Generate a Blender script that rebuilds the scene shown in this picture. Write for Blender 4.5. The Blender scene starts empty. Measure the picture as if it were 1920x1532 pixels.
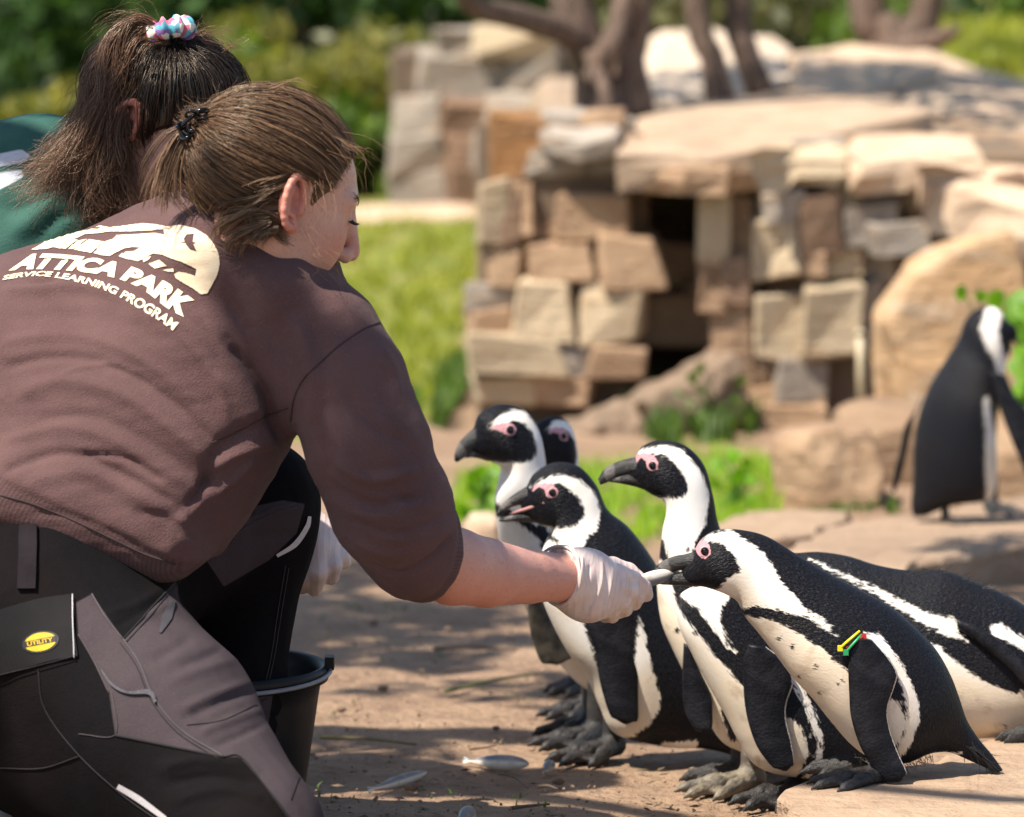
import bpy, math, random
import numpy as np
from mathutils import Vector, Matrix
from mathutils.bvhtree import BVHTree
random.seed(7); RNG = np.random.default_rng(7)
SC = bpy.context.scene
COL = SC.collection

# ------------------------------------------------------------------ camera
F_PX, CX, CY = 8400.0, 960.0, 766.0           # focal length and centre in photograph pixels
CAM = np.array([0.0, 0.0, 1.155])
PITCH = math.atan(866 / F_PX)
FW = np.array([0, math.cos(PITCH), -math.sin(PITCH)])
UP = np.array([0, math.sin(PITCH), math.cos(PITCH)])
RT = np.array([1.0, 0, 0])
cam_data = bpy.data.cameras.new('camera')
cam = bpy.data.objects.new('camera', cam_data); COL.objects.link(cam)
cam.location = CAM.tolist()
cam.rotation_euler = (math.pi / 2 - PITCH, 0, 0)
cam_data.sensor_width = 36
cam_data.lens = 36 * F_PX / 1920
cam_data.clip_start = 0.1; cam_data.clip_end = 600
cam_data.dof.use_dof = True
cam_data.dof.focus_distance = 5.68
cam_data.dof.aperture_fstop = 5.6
SC.camera = cam

# ------------------------------------------------------------------ light
SUN_EL, SUN_AZ = math.radians(58), math.radians(-126)      # azimuth from +Y (away) towards +X
wd = bpy.data.worlds.new('World'); SC.world = wd; wd.use_nodes = True
nt = wd.node_tree; nt.nodes.clear()
sky = nt.nodes.new('ShaderNodeTexSky'); sky.sky_type = 'NISHITA'; sky.sun_disc = False
sky.sun_elevation = SUN_EL; sky.sun_rotation = SUN_AZ
bg = nt.nodes.new('ShaderNodeBackground'); bg.inputs[1].default_value = 0.10
wo = nt.nodes.new('ShaderNodeOutputWorld')
nt.links.new(sky.outputs[0], bg.inputs[0]); nt.links.new(bg.outputs[0], wo.inputs[0])
sd = bpy.data.lights.new('sun', 'SUN'); sd.energy = 5.0; sd.angle = math.radians(0.53); sd.color = (1.0, 0.92, 0.80)
sun = bpy.data.objects.new('sun', sd); COL.objects.link(sun)
SDIR = np.array([math.sin(SUN_AZ) * math.cos(SUN_EL), math.cos(SUN_AZ) * math.cos(SUN_EL), math.sin(SUN_EL)])
sun.location = (SDIR * 30).tolist()
sun.rotation_euler = Vector(SDIR.tolist()).to_track_quat('Z', 'Y').to_euler()
SC.view_settings.view_transform = 'Standard'; SC.view_settings.look = 'None'
SC.view_settings.gamma = 1; SC.view_settings.exposure = 0.88
SC.view_settings.use_curve_mapping = False
SC.cycles.max_bounces = 6; SC.cycles.transparent_max_bounces = 6
SC.cycles.use_denoising = True

# ------------------------------------------------------------------ geometry helpers
def ray(px, py):
    return FW + RT * ((px - CX) / F_PX) - UP * ((py - CY) / F_PX)
def at(px, py, d):
    return CAM + ray(px, py) * d
def zg(Y):
    return -0.034 * (Y - 6.1)
def at_plane(px, py, p0, n):
    r = ray(px, py); return CAM + r * (np.dot(p0 - CAM, n) / np.dot(r, n))
def at_ground(px, py, dz=0.0):
    r = ray(px, py)                       # plane z = -0.034(Y-6.1)+dz
    t = (-0.034 * (CAM[1] - 6.1) + dz - CAM[2]) / (r[2] + 0.034 * r[1])
    return CAM + r * t
def to_px(P):
    Q = np.asarray(P) - CAM
    d = Q @ FW
    return np.stack([CX + F_PX * (Q @ RT) / d, CY - F_PX * (Q @ UP) / d, d], -1)

ORG = {}
def empty(name, loc, label=None, cat=None, group=None):
    o = bpy.data.objects.new(name, None); COL.objects.link(o)
    o.location = [float(v) for v in loc]; o.empty_display_size = 0.1
    ORG[o.name] = np.array(loc, float)
    return tag(o, label, cat, group)
def tag(o, label=None, cat=None, group=None, kind=None):
    if label: o['label'] = label
    if cat: o['category'] = cat
    if group: o['group'] = group
    if kind: o['kind'] = kind
    return o
def mk(name, V, Fc, mat, parent=None, origin=None, smooth=True, attrs=None):
    """one mesh object from world-space vertices"""
    V = np.asarray(V, float)
    org = ORG[parent.name] if parent is not None else (np.array(origin, float) if origin is not None else np.zeros(3))
    me = bpy.data.meshes.new(name)
    Vl = (V - org)
    if isinstance(Fc, np.ndarray):
        k = Fc.shape[1]; n = len(Fc)
        me.vertices.add(len(Vl)); me.vertices.foreach_set('co', Vl.astype(np.float32).ravel())
        me.loops.add(n * k); me.loops.foreach_set('vertex_index', Fc.astype(np.int32).ravel())
        me.polygons.add(n)
        me.polygons.foreach_set('loop_start', (np.arange(n) * k).astype(np.int32))
        me.polygons.foreach_set('loop_total', np.full(n, k, np.int32))
        me.update(calc_edges=True); me.validate()
    else:
        me.from_pydata(Vl.tolist(), [], Fc); me.update()
    if smooth:
        me.polygons.foreach_set('use_smooth', np.ones(len(me.polygons), bool))
    for k, a in (attrs or {}).items():
        a = np.asarray(a, np.float32)
        if a.ndim == 1:
            at_ = me.attributes.new(k, 'FLOAT', 'POINT'); at_.data.foreach_set('value', a)
        else:
            at_ = me.attributes.new(k, 'FLOAT_VECTOR', 'POINT'); at_.data.foreach_set('vector', a.ravel())
    for m in (mat if isinstance(mat, (list, tuple)) else [mat]): me.materials.append(m)
    o = bpy.data.objects.new(name, me); COL.objects.link(o)
    if parent is not None:
        o.parent = parent; ORG[o.name] = org
    else:
        o.location = org.tolist(); ORG[o.name] = org
    return o

def catmull(P, n):
    """Catmull-Rom through rows of P, n samples per span"""
    P = np.asarray(P, float)
    E = np.vstack([2 * P[0] - P[1], P, 2 * P[-1] - P[-2]])
    out = []
    t = np.linspace(0, 1, n, endpoint=False)[:, None]
    for i in range(len(P) - 1):
        a, b, c, d = E[i], E[i + 1], E[i + 2], E[i + 3]
        out.append(0.5 * (2 * b + (c - a) * t + (2 * a - 5 * b + 4 * c - d) * t ** 2 + (3 * b - a - 3 * c + d) * t ** 3))
    return np.vstack(out + [P[-1:]])

def grid_faces(nr, nc, wrap=True):
    i = np.arange(nr - 1)[:, None]; j = np.arange(nc if wrap else nc - 1)[None, :]
    j2 = (j + 1) % nc
    return np.stack([i * nc + j, i * nc + j2, (i + 1) * nc + j2, (i + 1) * nc + j], -1).reshape(-1, 4)

def tube(path, rad, sides=8, cap=True):
    """swept tube; returns V, faces(list)"""
    P = np.asarray(path, float); n = len(P)
    r = np.broadcast_to(np.asarray(rad, float), (n,))
    T = np.gradient(P, axis=0); T /= np.linalg.norm(T, axis=1)[:, None] + 1e-12
    ref = np.array([0, 0, 1.0]) if abs(T[0][2]) < .9 else np.array([1.0, 0, 0])
    V = []; u = np.cross(T[0], ref); u /= np.linalg.norm(u)
    for i in range(n):
        u = u - T[i] * np.dot(u, T[i]); u /= np.linalg.norm(u) + 1e-12
        w = np.cross(T[i], u); a = np.arange(sides) * 2 * math.pi / sides
        V.append(P[i] + r[i] * (np.cos(a)[:, None] * u + np.sin(a)[:, None] * w))
    V = np.vstack(V); Fc = grid_faces(n, sides).tolist()
    if cap:
        Fc.append(list(range(sides))[::-1]); Fc.append([(n - 1) * sides + k for k in range(sides)])
    return V, Fc
def join(parts):
    V = []; Fc = []; o = 0
    for v, f in parts:
        V.append(np.asarray(v, float)); Fc += [[i + o for i in q] for q in (f.tolist() if isinstance(f, np.ndarray) else f)]; o += len(v)
    return np.vstack(V), Fc

# many thin strands as 3-sided tapered tubes, vectorised: paths (N,K,3), rad (N,)
def strands(paths, rad, sides=3, taper=0.35):
    N, K, _ = paths.shape
    T = np.gradient(paths, axis=1); T /= np.linalg.norm(T, axis=2, keepdims=True) + 1e-12
    ref = RNG.normal(size=(N, 1, 3))
    u = np.cross(T, ref); u /= np.linalg.norm(u, axis=2, keepdims=True) + 1e-12
    w = np.cross(T, u)
    rr = np.asarray(rad, float).reshape(-1, 1) * (1 - (1 - taper) * np.linspace(0, 1, K)[None, :] ** 2)
    a = np.arange(sides) * 2 * math.pi / sides
    V = paths[:, :, None, :] + rr[:, :, None, None] * (np.cos(a)[None, None, :, None] * u[:, :, None, :] + np.sin(a)[None, None, :, None] * w[:, :, None, :])
    base = grid_faces(K, sides)
    Fc = (base[None] + (np.arange(N) * K * sides)[:, None, None]).reshape(-1, 4)
    return V.reshape(-1, 3), Fc

# ------------------------------------------------------------------ signed-distance modelling
def smin(a, b, k):
    h = np.clip(0.5 + 0.5 * (b - a) / k, 0, 1)
    return b + (a - b) * h - k * h * (1 - h)
def smax(a, b, k): return -smin(-a, -b, k)
def cone(P, a, b, ra, rb, n=None, sq=1.0):
    """round cone a->b; optionally squashed by sq along unit vector n"""
    a = np.asarray(a, float); b = np.asarray(b, float)
    Q = P - a; ba = b - a
    if n is not None:
        n = np.asarray(n, float) / np.linalg.norm(n)
        Q = Q + n * ((Q @ n) * (1 / sq - 1))[:, None]
        ba = ba + n * (ba @ n) * (1 / sq - 1)
    t = np.clip((Q @ ba) / max(ba @ ba, 1e-12), 0, 1)
    d = np.linalg.norm(Q - t[:, None] * ba, axis=1) - (ra + (rb - ra) * t)
    return d * (sq if n is not None and sq < 1 else 1.0)
def chain(P, pts, k=0.0):
    """pts: (point, radius) list"""
    d = None
    for (a, ra), (b, rb) in zip(pts[:-1], pts[1:]):
        e = cone(P, a, b, ra, rb); d = e if d is None else (smin(d, e, k) if k else np.minimum(d, e))
    return d
def ell(P, c, r, R=None):
    Q = P - np.asarray(c, float)
    if R is not None: Q = Q @ R            # columns of R are the local axes
    r = np.asarray(r, float)
    k0 = np.linalg.norm(Q / r, axis=1); k1 = np.linalg.norm(Q / r ** 2, axis=1) + 1e-9
    return k0 * (k0 - 1) / k1

def sdf_mesh(fn, lo, hi, h):
    """surface nets over a narrow band"""
    lo = np.asarray(lo, float); hi = np.asarray(hi, float); S = 4
    nc = np.ceil((hi - lo) / (h * S)).astype(int) + 1
    def pts(n, st):
        g = np.meshgrid(*[np.arange(k) for k in n], indexing='ij')
        return lo + np.stack(g, -1).reshape(-1, 3) * st
    # coarse cell centres
    C = pts(nc, h * S) + h * S * 0.5 - h * 0.5
    dc = fn(C).reshape(nc)
    nf = nc * S
    band = np.abs(dc) < h * S * 1.6
    m = np.repeat(np.repeat(np.repeat(band, S, 0), S, 1), S, 2)
    D = np.repeat(np.repeat(np.repeat(np.where(dc > 0, 1.0, -1.0).astype(np.float32), S, 0), S, 1), S, 2)
    ix = np.argwhere(m)
    for s in range(0, len(ix), 400000):
        q = ix[s:s + 400000]
        D[q[:, 0], q[:, 1], q[:, 2]] = fn(lo + q * h)
    D = np.pad(D, 1, constant_values=1.0); lo2 = lo - h
    I = D < 0
    cs = [(a, b, c) for a in (0, 1) for b in (0, 1) for c in (0, 1)]
    n0, n1, n2 = D.shape
    def sub(A, a, b, c): return A[a:n0 - 1 + a, b:n1 - 1 + b, c:n2 - 1 + c]
    cnt = sum(sub(I, *c).astype(np.int8) for c in cs)
    act = (cnt > 0) & (cnt < 8)
    ci = np.argwhere(act); idx = -np.ones(act.shape, np.int64); idx[act] = np.arange(len(ci))
    acc = np.zeros((len(ci), 3)); w = np.zeros(len(ci))
    for a in cs:
        for ax in range(3):
            if a[ax] == 0:
                b = list(a); b[ax] = 1
                da = D[ci[:, 0] + a[0], ci[:, 1] + a[1], ci[:, 2] + a[2]]
                db = D[ci[:, 0] + b[0], ci[:, 1] + b[1], ci[:, 2] + b[2]]
                x = (da < 0) != (db < 0)
                t = np.where(x, da / np.where(x, da - db, 1), 0)
                p = np.tile(np.array(a, float), (len(ci), 1)); p[:, ax] += t
                acc += p * x[:, None]; w += x
    V = lo2 + (ci + acc / w[:, None]) * h
    faces = []
    for ax in range(3):
        o = [(1, 2), (2, 0), (0, 1)][ax]
        sl0 = [slice(1, -1)] * 3; sl1 = [slice(1, -1)] * 3
        sl0[ax] = slice(0, -1); sl1[ax] = slice(1, None)
        A = I[tuple(sl0)]; B = I[tuple(sl1)]
        for pol in (True, False):
            e = np.argwhere((A & ~B) if pol else (~A & B))
            if not len(e): continue
            e = e + 1; e[:, ax] -= 1
            q = []
            for (du, dv) in ((0, 0), (1, 0), (1, 1), (0, 1)):
                c = e.copy(); c[:, o[0]] -= du; c[:, o[1]] -= dv
                q.append(idx[c[:, 0], c[:, 1], c[:, 2]])
            q = np.stack(q, 1)
            faces.append(q if pol else q[:, ::-1])
    Fc = np.vstack(faces)
    return V, Fc[(Fc >= 0).all(1)]

def normals(V, Fc):
    N = np.zeros_like(V); a = V[Fc[:, 0]]
    n = np.cross(V[Fc[:, 2]] - a, V[Fc[:, 3 if Fc.shape[1] > 3 else 2]] - V[Fc[:, 1]])
    for k in range(Fc.shape[1]): np.add.at(N, Fc[:, k], n)
    return N / (np.linalg.norm(N, axis=1)[:, None] + 1e-12)
def relax(V, Fc, it=2, lam=0.5):
    E = np.vstack([Fc[:, [k, (k + 1) % Fc.shape[1]]] for k in range(Fc.shape[1])])
    for _ in range(it):
        A = np.zeros_like(V); c = np.zeros(len(V))
        np.add.at(A, E[:, 0], V[E[:, 1]]); np.add.at(A, E[:, 1], V[E[:, 0]])
        np.add.at(c, E[:, 0], 1); np.add.at(c, E[:, 1], 1)
        V = V + lam * (A / c[:, None] - V)
    return V
def sdpoly(X, poly):
    """signed distance to polygon, positive inside; X (N,2)"""
    P = np.asarray(poly, float); n = len(P)
    d = np.full(len(X), 1e18); ins = np.zeros(len(X), bool)
    for i in range(n):
        a, b = P[i], P[(i + 1) % n]
        e = b - a; w = X - a
        t = np.clip((w @ e) / (e @ e + 1e-12), 0, 1)
        d = np.minimum(d, ((w - t[:, None] * e) ** 2).sum(1))
        c = (a[1] > X[:, 1]) != (b[1] > X[:, 1])
        with np.errstate(divide='ignore', invalid='ignore'):
            xi = a[0] + (X[:, 1] - a[1]) / (b[1] - a[1]) * e[0]
        ins ^= c & (X[:, 0] < xi)
    return np.where(ins, 1, -1) * np.sqrt(d)
def sdline(X, P):
    P = np.asarray(P, float); d = np.full(len(X), 1e18)
    for a, b in zip(P[:-1], P[1:]):
        e = b - a; w = X - a; t = np.clip((w @ e) / (e @ e + 1e-12), 0, 1)
        d = np.minimum(d, ((w - t[:, None] * e) ** 2).sum(1))
    return np.sqrt(d)
def bvh(V, Fc):
    return BVHTree.FromPolygons([Vector(v) for v in V.tolist()], Fc.tolist() if isinstance(Fc, np.ndarray) else Fc)
def hit(tree, px, py, off=0.0):
    """first surface point under a photograph pixel (used to lay seams and print on cloth)"""
    r = ray(px, py); r = r / np.linalg.norm(r)
    h = tree.ray_cast(Vector(CAM.tolist()), Vector(r.tolist()))
    if h[0] is None: return None
    n = np.array(h[1]); p = np.array(h[0])
    if n @ r > 0: n = -n
    return p + n * off
def noise3(P, seed=0, oct=3):
    """cheap smooth pseudo-noise from summed sines, range about -1..1"""
    r = np.random.default_rng(seed); out = np.zeros(len(P)); amp = 1.0; f = 1.0
    for _ in range(oct):
        for _ in range(4):
            k = r.normal(size=3) * f * 2.2; out += amp * np.sin(P @ k + r.uniform(0, 6.28)) / 4
        amp *= .55; f *= 2.0
    return out

# ------------------------------------------------------------------ materials
class NT:
    def __init__(s, name):
        s.m = bpy.data.materials.new(name); s.m.use_nodes = True
        s.t = s.m.node_tree; s.b = s.t.nodes['Principled BSDF']; s.out = s.t.nodes['Material Output']
    def n(s, typ, **kw):
        o = s.t.nodes.new(typ)
        for k, v in kw.items(): setattr(o, k, v)
        return o
    def l(s, a, b): s.t.links.new(a, b)
    def put(s, sock, v):
        if isinstance(v, bpy.types.NodeSocket): s.l(v, sock)
        elif isinstance(v, (tuple, list)) and len(v) == 3 and sock.type == 'RGBA': sock.default_value = (*v, 1)
        else: sock.default_value = v
    def math(s, op, a, b=0.0, c=None, clamp=False):
        o = s.n('ShaderNodeMath', operation=op); o.use_clamp = clamp
        s.put(o.inputs[0], a); s.put(o.inputs[1], b)
        if c is not None: s.put(o.inputs[2], c)
        return o.outputs[0]
    def mix(s, f, a, b, typ='MIX'):
        o = s.n('ShaderNodeMix', data_type='RGBA', blend_type=typ)
        s.put(o.inputs[0], f); s.put(o.inputs[6], a); s.put(o.inputs[7], b)
        return o.outputs[2]
    def noise(s, sc, det=4, rough=.55, vec=None, dist=0.0):
        o = s.n('ShaderNodeTexNoise'); o.inputs['Scale'].default_value = sc; o.inputs['Detail'].default_value = det
        o.inputs['Roughness'].default_value = rough; o.inputs['Distortion'].default_value = dist
        s.l(vec if vec is not None else s.co(), o.inputs['Vector']); return o.outputs['Fac']
    def vor(s, sc, vec=None, feat='F1', out='Distance', rnd=1.0):
        o = s.n('ShaderNodeTexVoronoi', feature=feat); o.inputs['Scale'].default_value = sc
        o.inputs['Randomness'].default_value = rnd
        s.l(vec if vec is not None else s.co(), o.inputs['Vector']); return o.outputs[out]
    def co(s, which='Object'):
        if not hasattr(s, '_tc'): s._tc = s.n('ShaderNodeTexCoord')
        return s._tc.outputs[which]
    def attr(s, name, out='Fac'):
        o = s.n('ShaderNodeAttribute'); o.attribute_name = name; return o.outputs[out]
    def mapv(s, vec, sc):
        o = s.n('ShaderNodeMapping'); o.inputs['Scale'].default_value = sc; s.l(vec, o.inputs['Vector']); return o.outputs[0]
    def ramp(s, f, lo, hi):
        o = s.n('ShaderNodeMapRange'); o.interpolation_type = 'SMOOTHSTEP'
        s.put(o.inputs[0], f); o.inputs[1].default_value = lo; o.inputs[2].default_value = hi
        return o.outputs[0]
    def bump(s, h, st=.3, dist=.002, prev=None):
        o = s.n('ShaderNodeBump'); o.inputs['Strength'].default_value = st; o.inputs['Distance'].default_value = dist
        s.l(h, o.inputs['Height'])
        if prev is not None: s.l(prev, o.inputs['Normal'])
        s.l(o.outputs[0], s.b.inputs['Normal']); return o.outputs[0]
    def col(s, v): s.put(s.b.inputs['Base Color'], v)
    def set(s, **kw):
        for k, v in kw.items(): s.put(s.b.inputs[k.replace('_', ' ')], v)
        return s
def simple(name, c1, c2=None, sc=40, rough=.6, bsc=None, bst=.3, bd=.002, spec=.5, det=4, **kw):
    t = NT(name)
    if c2 is None: c2 = tuple(v * .75 for v in c1)
    t.col(t.mix(t.ramp(t.noise(sc, det), .3, .7), c1, c2))
    t.set(Roughness=rough); t.b.inputs['Specular IOR Level'].default_value = spec
    if bsc: t.bump(t.noise(bsc, 5), bst, bd)
    t.set(**kw)
    return t.m
# ================================================================== ground
def gz(X, Y):
    X = np.asarray(X, float); Y = np.asarray(Y, float)
    z = -0.034 * (np.minimum(Y, 13.6) - 6.1)
    z = z + .030 * np.clip(Y - 13.6, 0, 7) + .004 * np.clip(Y - 20.6, 0, 60)
    return z
def ground_mat():
    t = NT('soil')
    P_ = t.co()
    a = t.noise(1.6, 5, .6); b = t.noise(9, 6, .65); c = t.noise(70, 4, .6); v = t.vor(46); v2 = t.vor(150)
    soil = t.mix(t.ramp(b, .3, .7), (.32, .212, .138), (.215, .138, .092))
    soil = t.mix(t.math('MULTIPLY', t.ramp(a, .45, .7), .6), soil, (.38, .268, .178))
    soil = t.mix(t.math('MULTIPLY', t.ramp(c, .55, .75), .55), soil, (.14, .085, .055))
    soil = t.mix(t.math('MULTIPLY', t.ramp(t.noise(24, 5, .7), .60, .68), .55), soil, (.085, .055, .036))
    soil = t.mix(t.math('MULTIPLY', t.ramp(t.noise(230, 2), .62, .72), .7), soil, (.48, .37, .26))
    g = t.mix(t.ramp(t.noise(6, 5), .35, .65), (.12, .155, .025), (.24, .24, .05))
    g = t.mix(t.math('MULTIPLY', t.ramp(t.noise(3, 4), .5, .7), .7), g, (.26, .22, .09))
    gf = t.ramp(t.math('ADD', t.attr('grass'), t.math('MULTIPLY', t.math('SUBTRACT', b, .5), 1.2)), -.1, .3)
    t.col(t.mix(gf, soil, g)); t.set(Roughness=.95); t.b.inputs['Specular IOR Level'].default_value = .2
    h = t.math('ADD', t.math('ADD', t.math('MULTIPLY', b, 1.4), t.math('MULTIPLY', c, .5)), t.math('ADD', t.math('MULTIPLY', v, -.35), t.math('MULTIPLY', t.noise(240, 3), .25)))
    t.bump(h, 1.0, .016)
    return t.m
ys = np.concatenate([np.arange(2, 10.5, .045), np.geomspace(10.5, 140, 70)])
us = np.concatenate([np.linspace(-60, -2.6, 14), np.linspace(-2.5, 2.5, 110), np.linspace(2.6, 60, 14)])
YY, UU = np.meshgrid(ys, us, indexing='ij'); XX = UU * np.maximum(YY / 9, .8)
Pg = np.stack([XX, YY, gz(XX, YY)], -1).reshape(-1, 3)
Pg[:, 2] += np.where(Pg[:, 1] < 13, 1, 3) * .008 * noise3(Pg * [7, 7, 0], 12, 4) - .006
pg = to_px(Pg); Xg = pg[:, :2]
GR = [[(-400,330),(900,398),(905,470),(885,560),(870,640),(880,700),(850,790),(760,800),(600,830),(-400,900)],
      [(830,880),(900,845),(1060,850),(1200,840),(1330,820),(1420,830),(1480,880),(1500,950),(1430,985),(1200,1030),(1000,1010),(860,1000)],
      [(1180,790),(1250,730),(1400,720),(1440,810),(1300,830)]]
gr = np.full(len(Pg), -3.0)
for q in GR: gr = np.maximum(gr, np.clip(sdpoly(Xg, q) / 40, -3, 1 if q is GR[0] else .05))
gr = np.where((Pg[:, 1] > 20.5) | ((np.abs(Pg[:, 0]) > 3) & (Pg[:, 1] > 8)), .8, gr)
tag(mk('ground', Pg, grid_faces(len(ys), len(us), False), ground_mat(), attrs={'grass': gr}), kind='structure')

def leaf_mat(name, c1, c2, trans=.45, sc=3.0, rough=.5):
    t = NT(name)
    n = t.noise(sc, 3)
    c = t.mix(t.ramp(n, .35, .65), c1, c2); c = t.mix(t.math('MULTIPLY', t.attr('shade'), .8), c, tuple(min(1, v * 1.8) for v in c2))
    t.col(c); t.set(Roughness=rough); t.b.inputs['Specular IOR Level'].default_value = .35
    tr = t.n('ShaderNodeBsdfTranslucent'); hs = t.n('ShaderNodeHueSaturation'); hs.inputs['Value'].default_value = 1.5; hs.inputs['Saturation'].default_value = 1.15
    t.l(c, hs.inputs['Color']); t.l(hs.outputs[0], tr.inputs[0])
    mx = t.n('ShaderNodeMixShader'); mx.inputs[0].default_value = trans
    t.l(t.b.outputs[0], mx.inputs[1]); t.l(tr.outputs[0], mx.inputs[2]); t.l(mx.outputs[0], t.out.inputs[0])
    return t.m
M_GRASS = leaf_mat('grass_blade', (.12, .17, .018), (.27, .28, .045), .45, 4)
M_GRASSD = leaf_mat('weed_leaf', (.035, .075, .012), (.075, .13, .02), .35, 5)
def inpoly_pts(poly, n):
    P_ = np.array(poly, float); lo, hi = P_.min(0), P_.max(0); out = []
    while len(out) < n:
        q = RNG.uniform(lo, hi, size=(n * 3, 2)); out += q[sdpoly(q, P_) > 0].tolist()
    return np.array(out[:n])
def blades(pts, h, w, lean=.5, segs=3):
    """curved grass blades at world points"""
    n = len(pts); a = RNG.uniform(0, 2 * math.pi, n); dv = np.stack([np.cos(a), np.sin(a), np.zeros(n)], 1); sv = np.stack([-np.sin(a), np.cos(a), np.zeros(n)], 1)
    H = h * RNG.uniform(.45, 1.2, n); ln = lean * RNG.uniform(.1, 1.2, n); W = w * RNG.uniform(.6, 1.3, n)
    V = []
    for k in range(segs + 1):
        t = k / segs; c = pts + dv * (H * ln * t * t)[:, None] + np.array([0, 0, 1]) * (H * t * (1 - .25 * ln * t))[:, None]; ww = W * (1 - t) ** .7 + .0002
        V += [c - sv * ww[:, None] / 2, c + sv * ww[:, None] / 2]
    V = np.stack(V, 1).reshape(-1, 3); m = 2 * (segs + 1)
    base = np.array([[2 * k, 2 * k + 1, 2 * k + 3, 2 * k + 2] for k in range(segs)])
    Fc = (base[None] + (np.arange(n) * m)[:, None, None]).reshape(-1, 4)
    return V, Fc, np.repeat(RNG.uniform(0, 1, n) ** 2, m)
def grass_patch(name, poly, n, h, w, label, mat=None, lean=.6, thin=-.2):
    q = inpoly_pts(poly, n); k = noise3(np.c_[q / 40, np.zeros(len(q))], 5, 2); q = q[k > thin]
    W = np.array([at_ground(x, y) for x, y in q]) if np.min(np.array(poly)[:, 1]) > 780 else None
    if W is None:
        W = []
        for x, y in q:
            r = ray(x, y); d = 13.0
            for _ in range(30):
                p = CAM + r * d; d += (p[2] - gz(p[0], p[1])) / max(.02, -r[2]) * .6
            W.append(CAM + r * d)
        W = np.array(W)
    W[:, 2] -= .006
    V, Fc, sh = blades(W, h, w, lean)
    return tag(mk(name, V, Fc, mat or M_GRASS, attrs={'shade': sh}), label, 'grass', kind='stuff')
grass_patch('lawn_grass', [(-200,392),(900,402),(902,470),(885,560),(868,640),(875,740),(780,790),(600,800),(-200,820)], 17000, .06, .012, 'sunlit lawn beyond the keepers, left of the rock wall')
grass_patch('short_grass', [(840,950),(880,870),(1050,870),(1130,880),(1330,850),(1400,850),(1470,880),(1500,940),(1440,975),(1300,1000),(1180,1030),(1000,1000),(880,990)], 6500, .055, .005, 'bright green grass between the penguins and the rock wall', leaf_mat('lime_grass', (.12, .24, .02), (.24, .36, .035), .5, 4))
grass_patch('wall_weeds', [(1170,800),(1220,740),(1400,690),(1430,800),(1380,830),(1250,840)], 3500, .10, .012, 'dark weeds along the foot of the rock wall', M_GRASSD)
grass_patch('wall_weeds', [(1480,985),(1560,955),(1700,945),(1680,965),(1560,990)], 420, .04, .005, 'sparse weeds growing between the flat rocks', M_GRASSD)
grass_patch('wall_weeds', [(760,790),(870,700),(880,740),(830,800)], 1500, .12, .012, 'shaded weeds at the corner of the rock wall', M_GRASSD)

# ================================================================== rocks
def stone_mat(name, c1, c2, c3, sc=6.0):
    t = NT(name)
    oi = t.n('ShaderNodeObjectInfo'); 
    va = t.n('ShaderNodeVectorMath', operation='ADD'); t.l(t.co(), va.inputs[0]); t.l(oi.outputs['Location'], va.inputs[1]); co = va.outputs[0]
    a = t.noise(sc, 5, .6, co); b = t.noise(sc * 5, 5, .65, co); st = t.noise(sc * 2, 4, .6, t.mapv(co, (.6, .6, 4)))
    c = t.mix(t.ramp(a, .35, .65), c1, c2); c = t.mix(t.math('MULTIPLY', t.ramp(st, .5, .7), .55), c, c3)
    hsv = t.n('ShaderNodeHueSaturation'); t.l(c, hsv.inputs['Color'])
    t.l(t.math('ADD', .78, t.math('MULTIPLY', oi.outputs['Random'], .45)), hsv.inputs['Value'])
    c = t.mix(t.math('MULTIPLY', t.ramp(b, .55, .75), .4), hsv.outputs[0], (.09, .065, .045))
    t.col(c); t.set(Roughness=.9); t.b.inputs['Specular IOR Level'].default_value = .25
    t.bump(t.math('ADD', b, t.math('MULTIPLY', st, .8)), .7, .02)
    return t.m
MS = [stone_mat('cream_stone', (.40, .32, .22), (.46, .36, .24), (.34, .21, .11)), stone_mat('tan_stone', (.36, .245, .155), (.29, .19, .12), (.24, .14, .08)),
      stone_mat('grey_stone', (.34, .29, .24), (.27, .235, .20), (.34, .22, .12)), stone_mat('rust_stone', (.30, .15, .06), (.24, .13, .06), (.17, .09, .045)), stone_mat('brown_stone', (.21, .135, .09), (.165, .105, .07), (.28, .17, .10))]
M_SLAB = stone_mat('slab_stone', (.46, .33, .23), (.52, .40, .285), (.36, .24, .16), 4)
M_CORE = simple('wall_earth', (.17, .12, .08), (.11, .08, .055), 6, .95)
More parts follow.
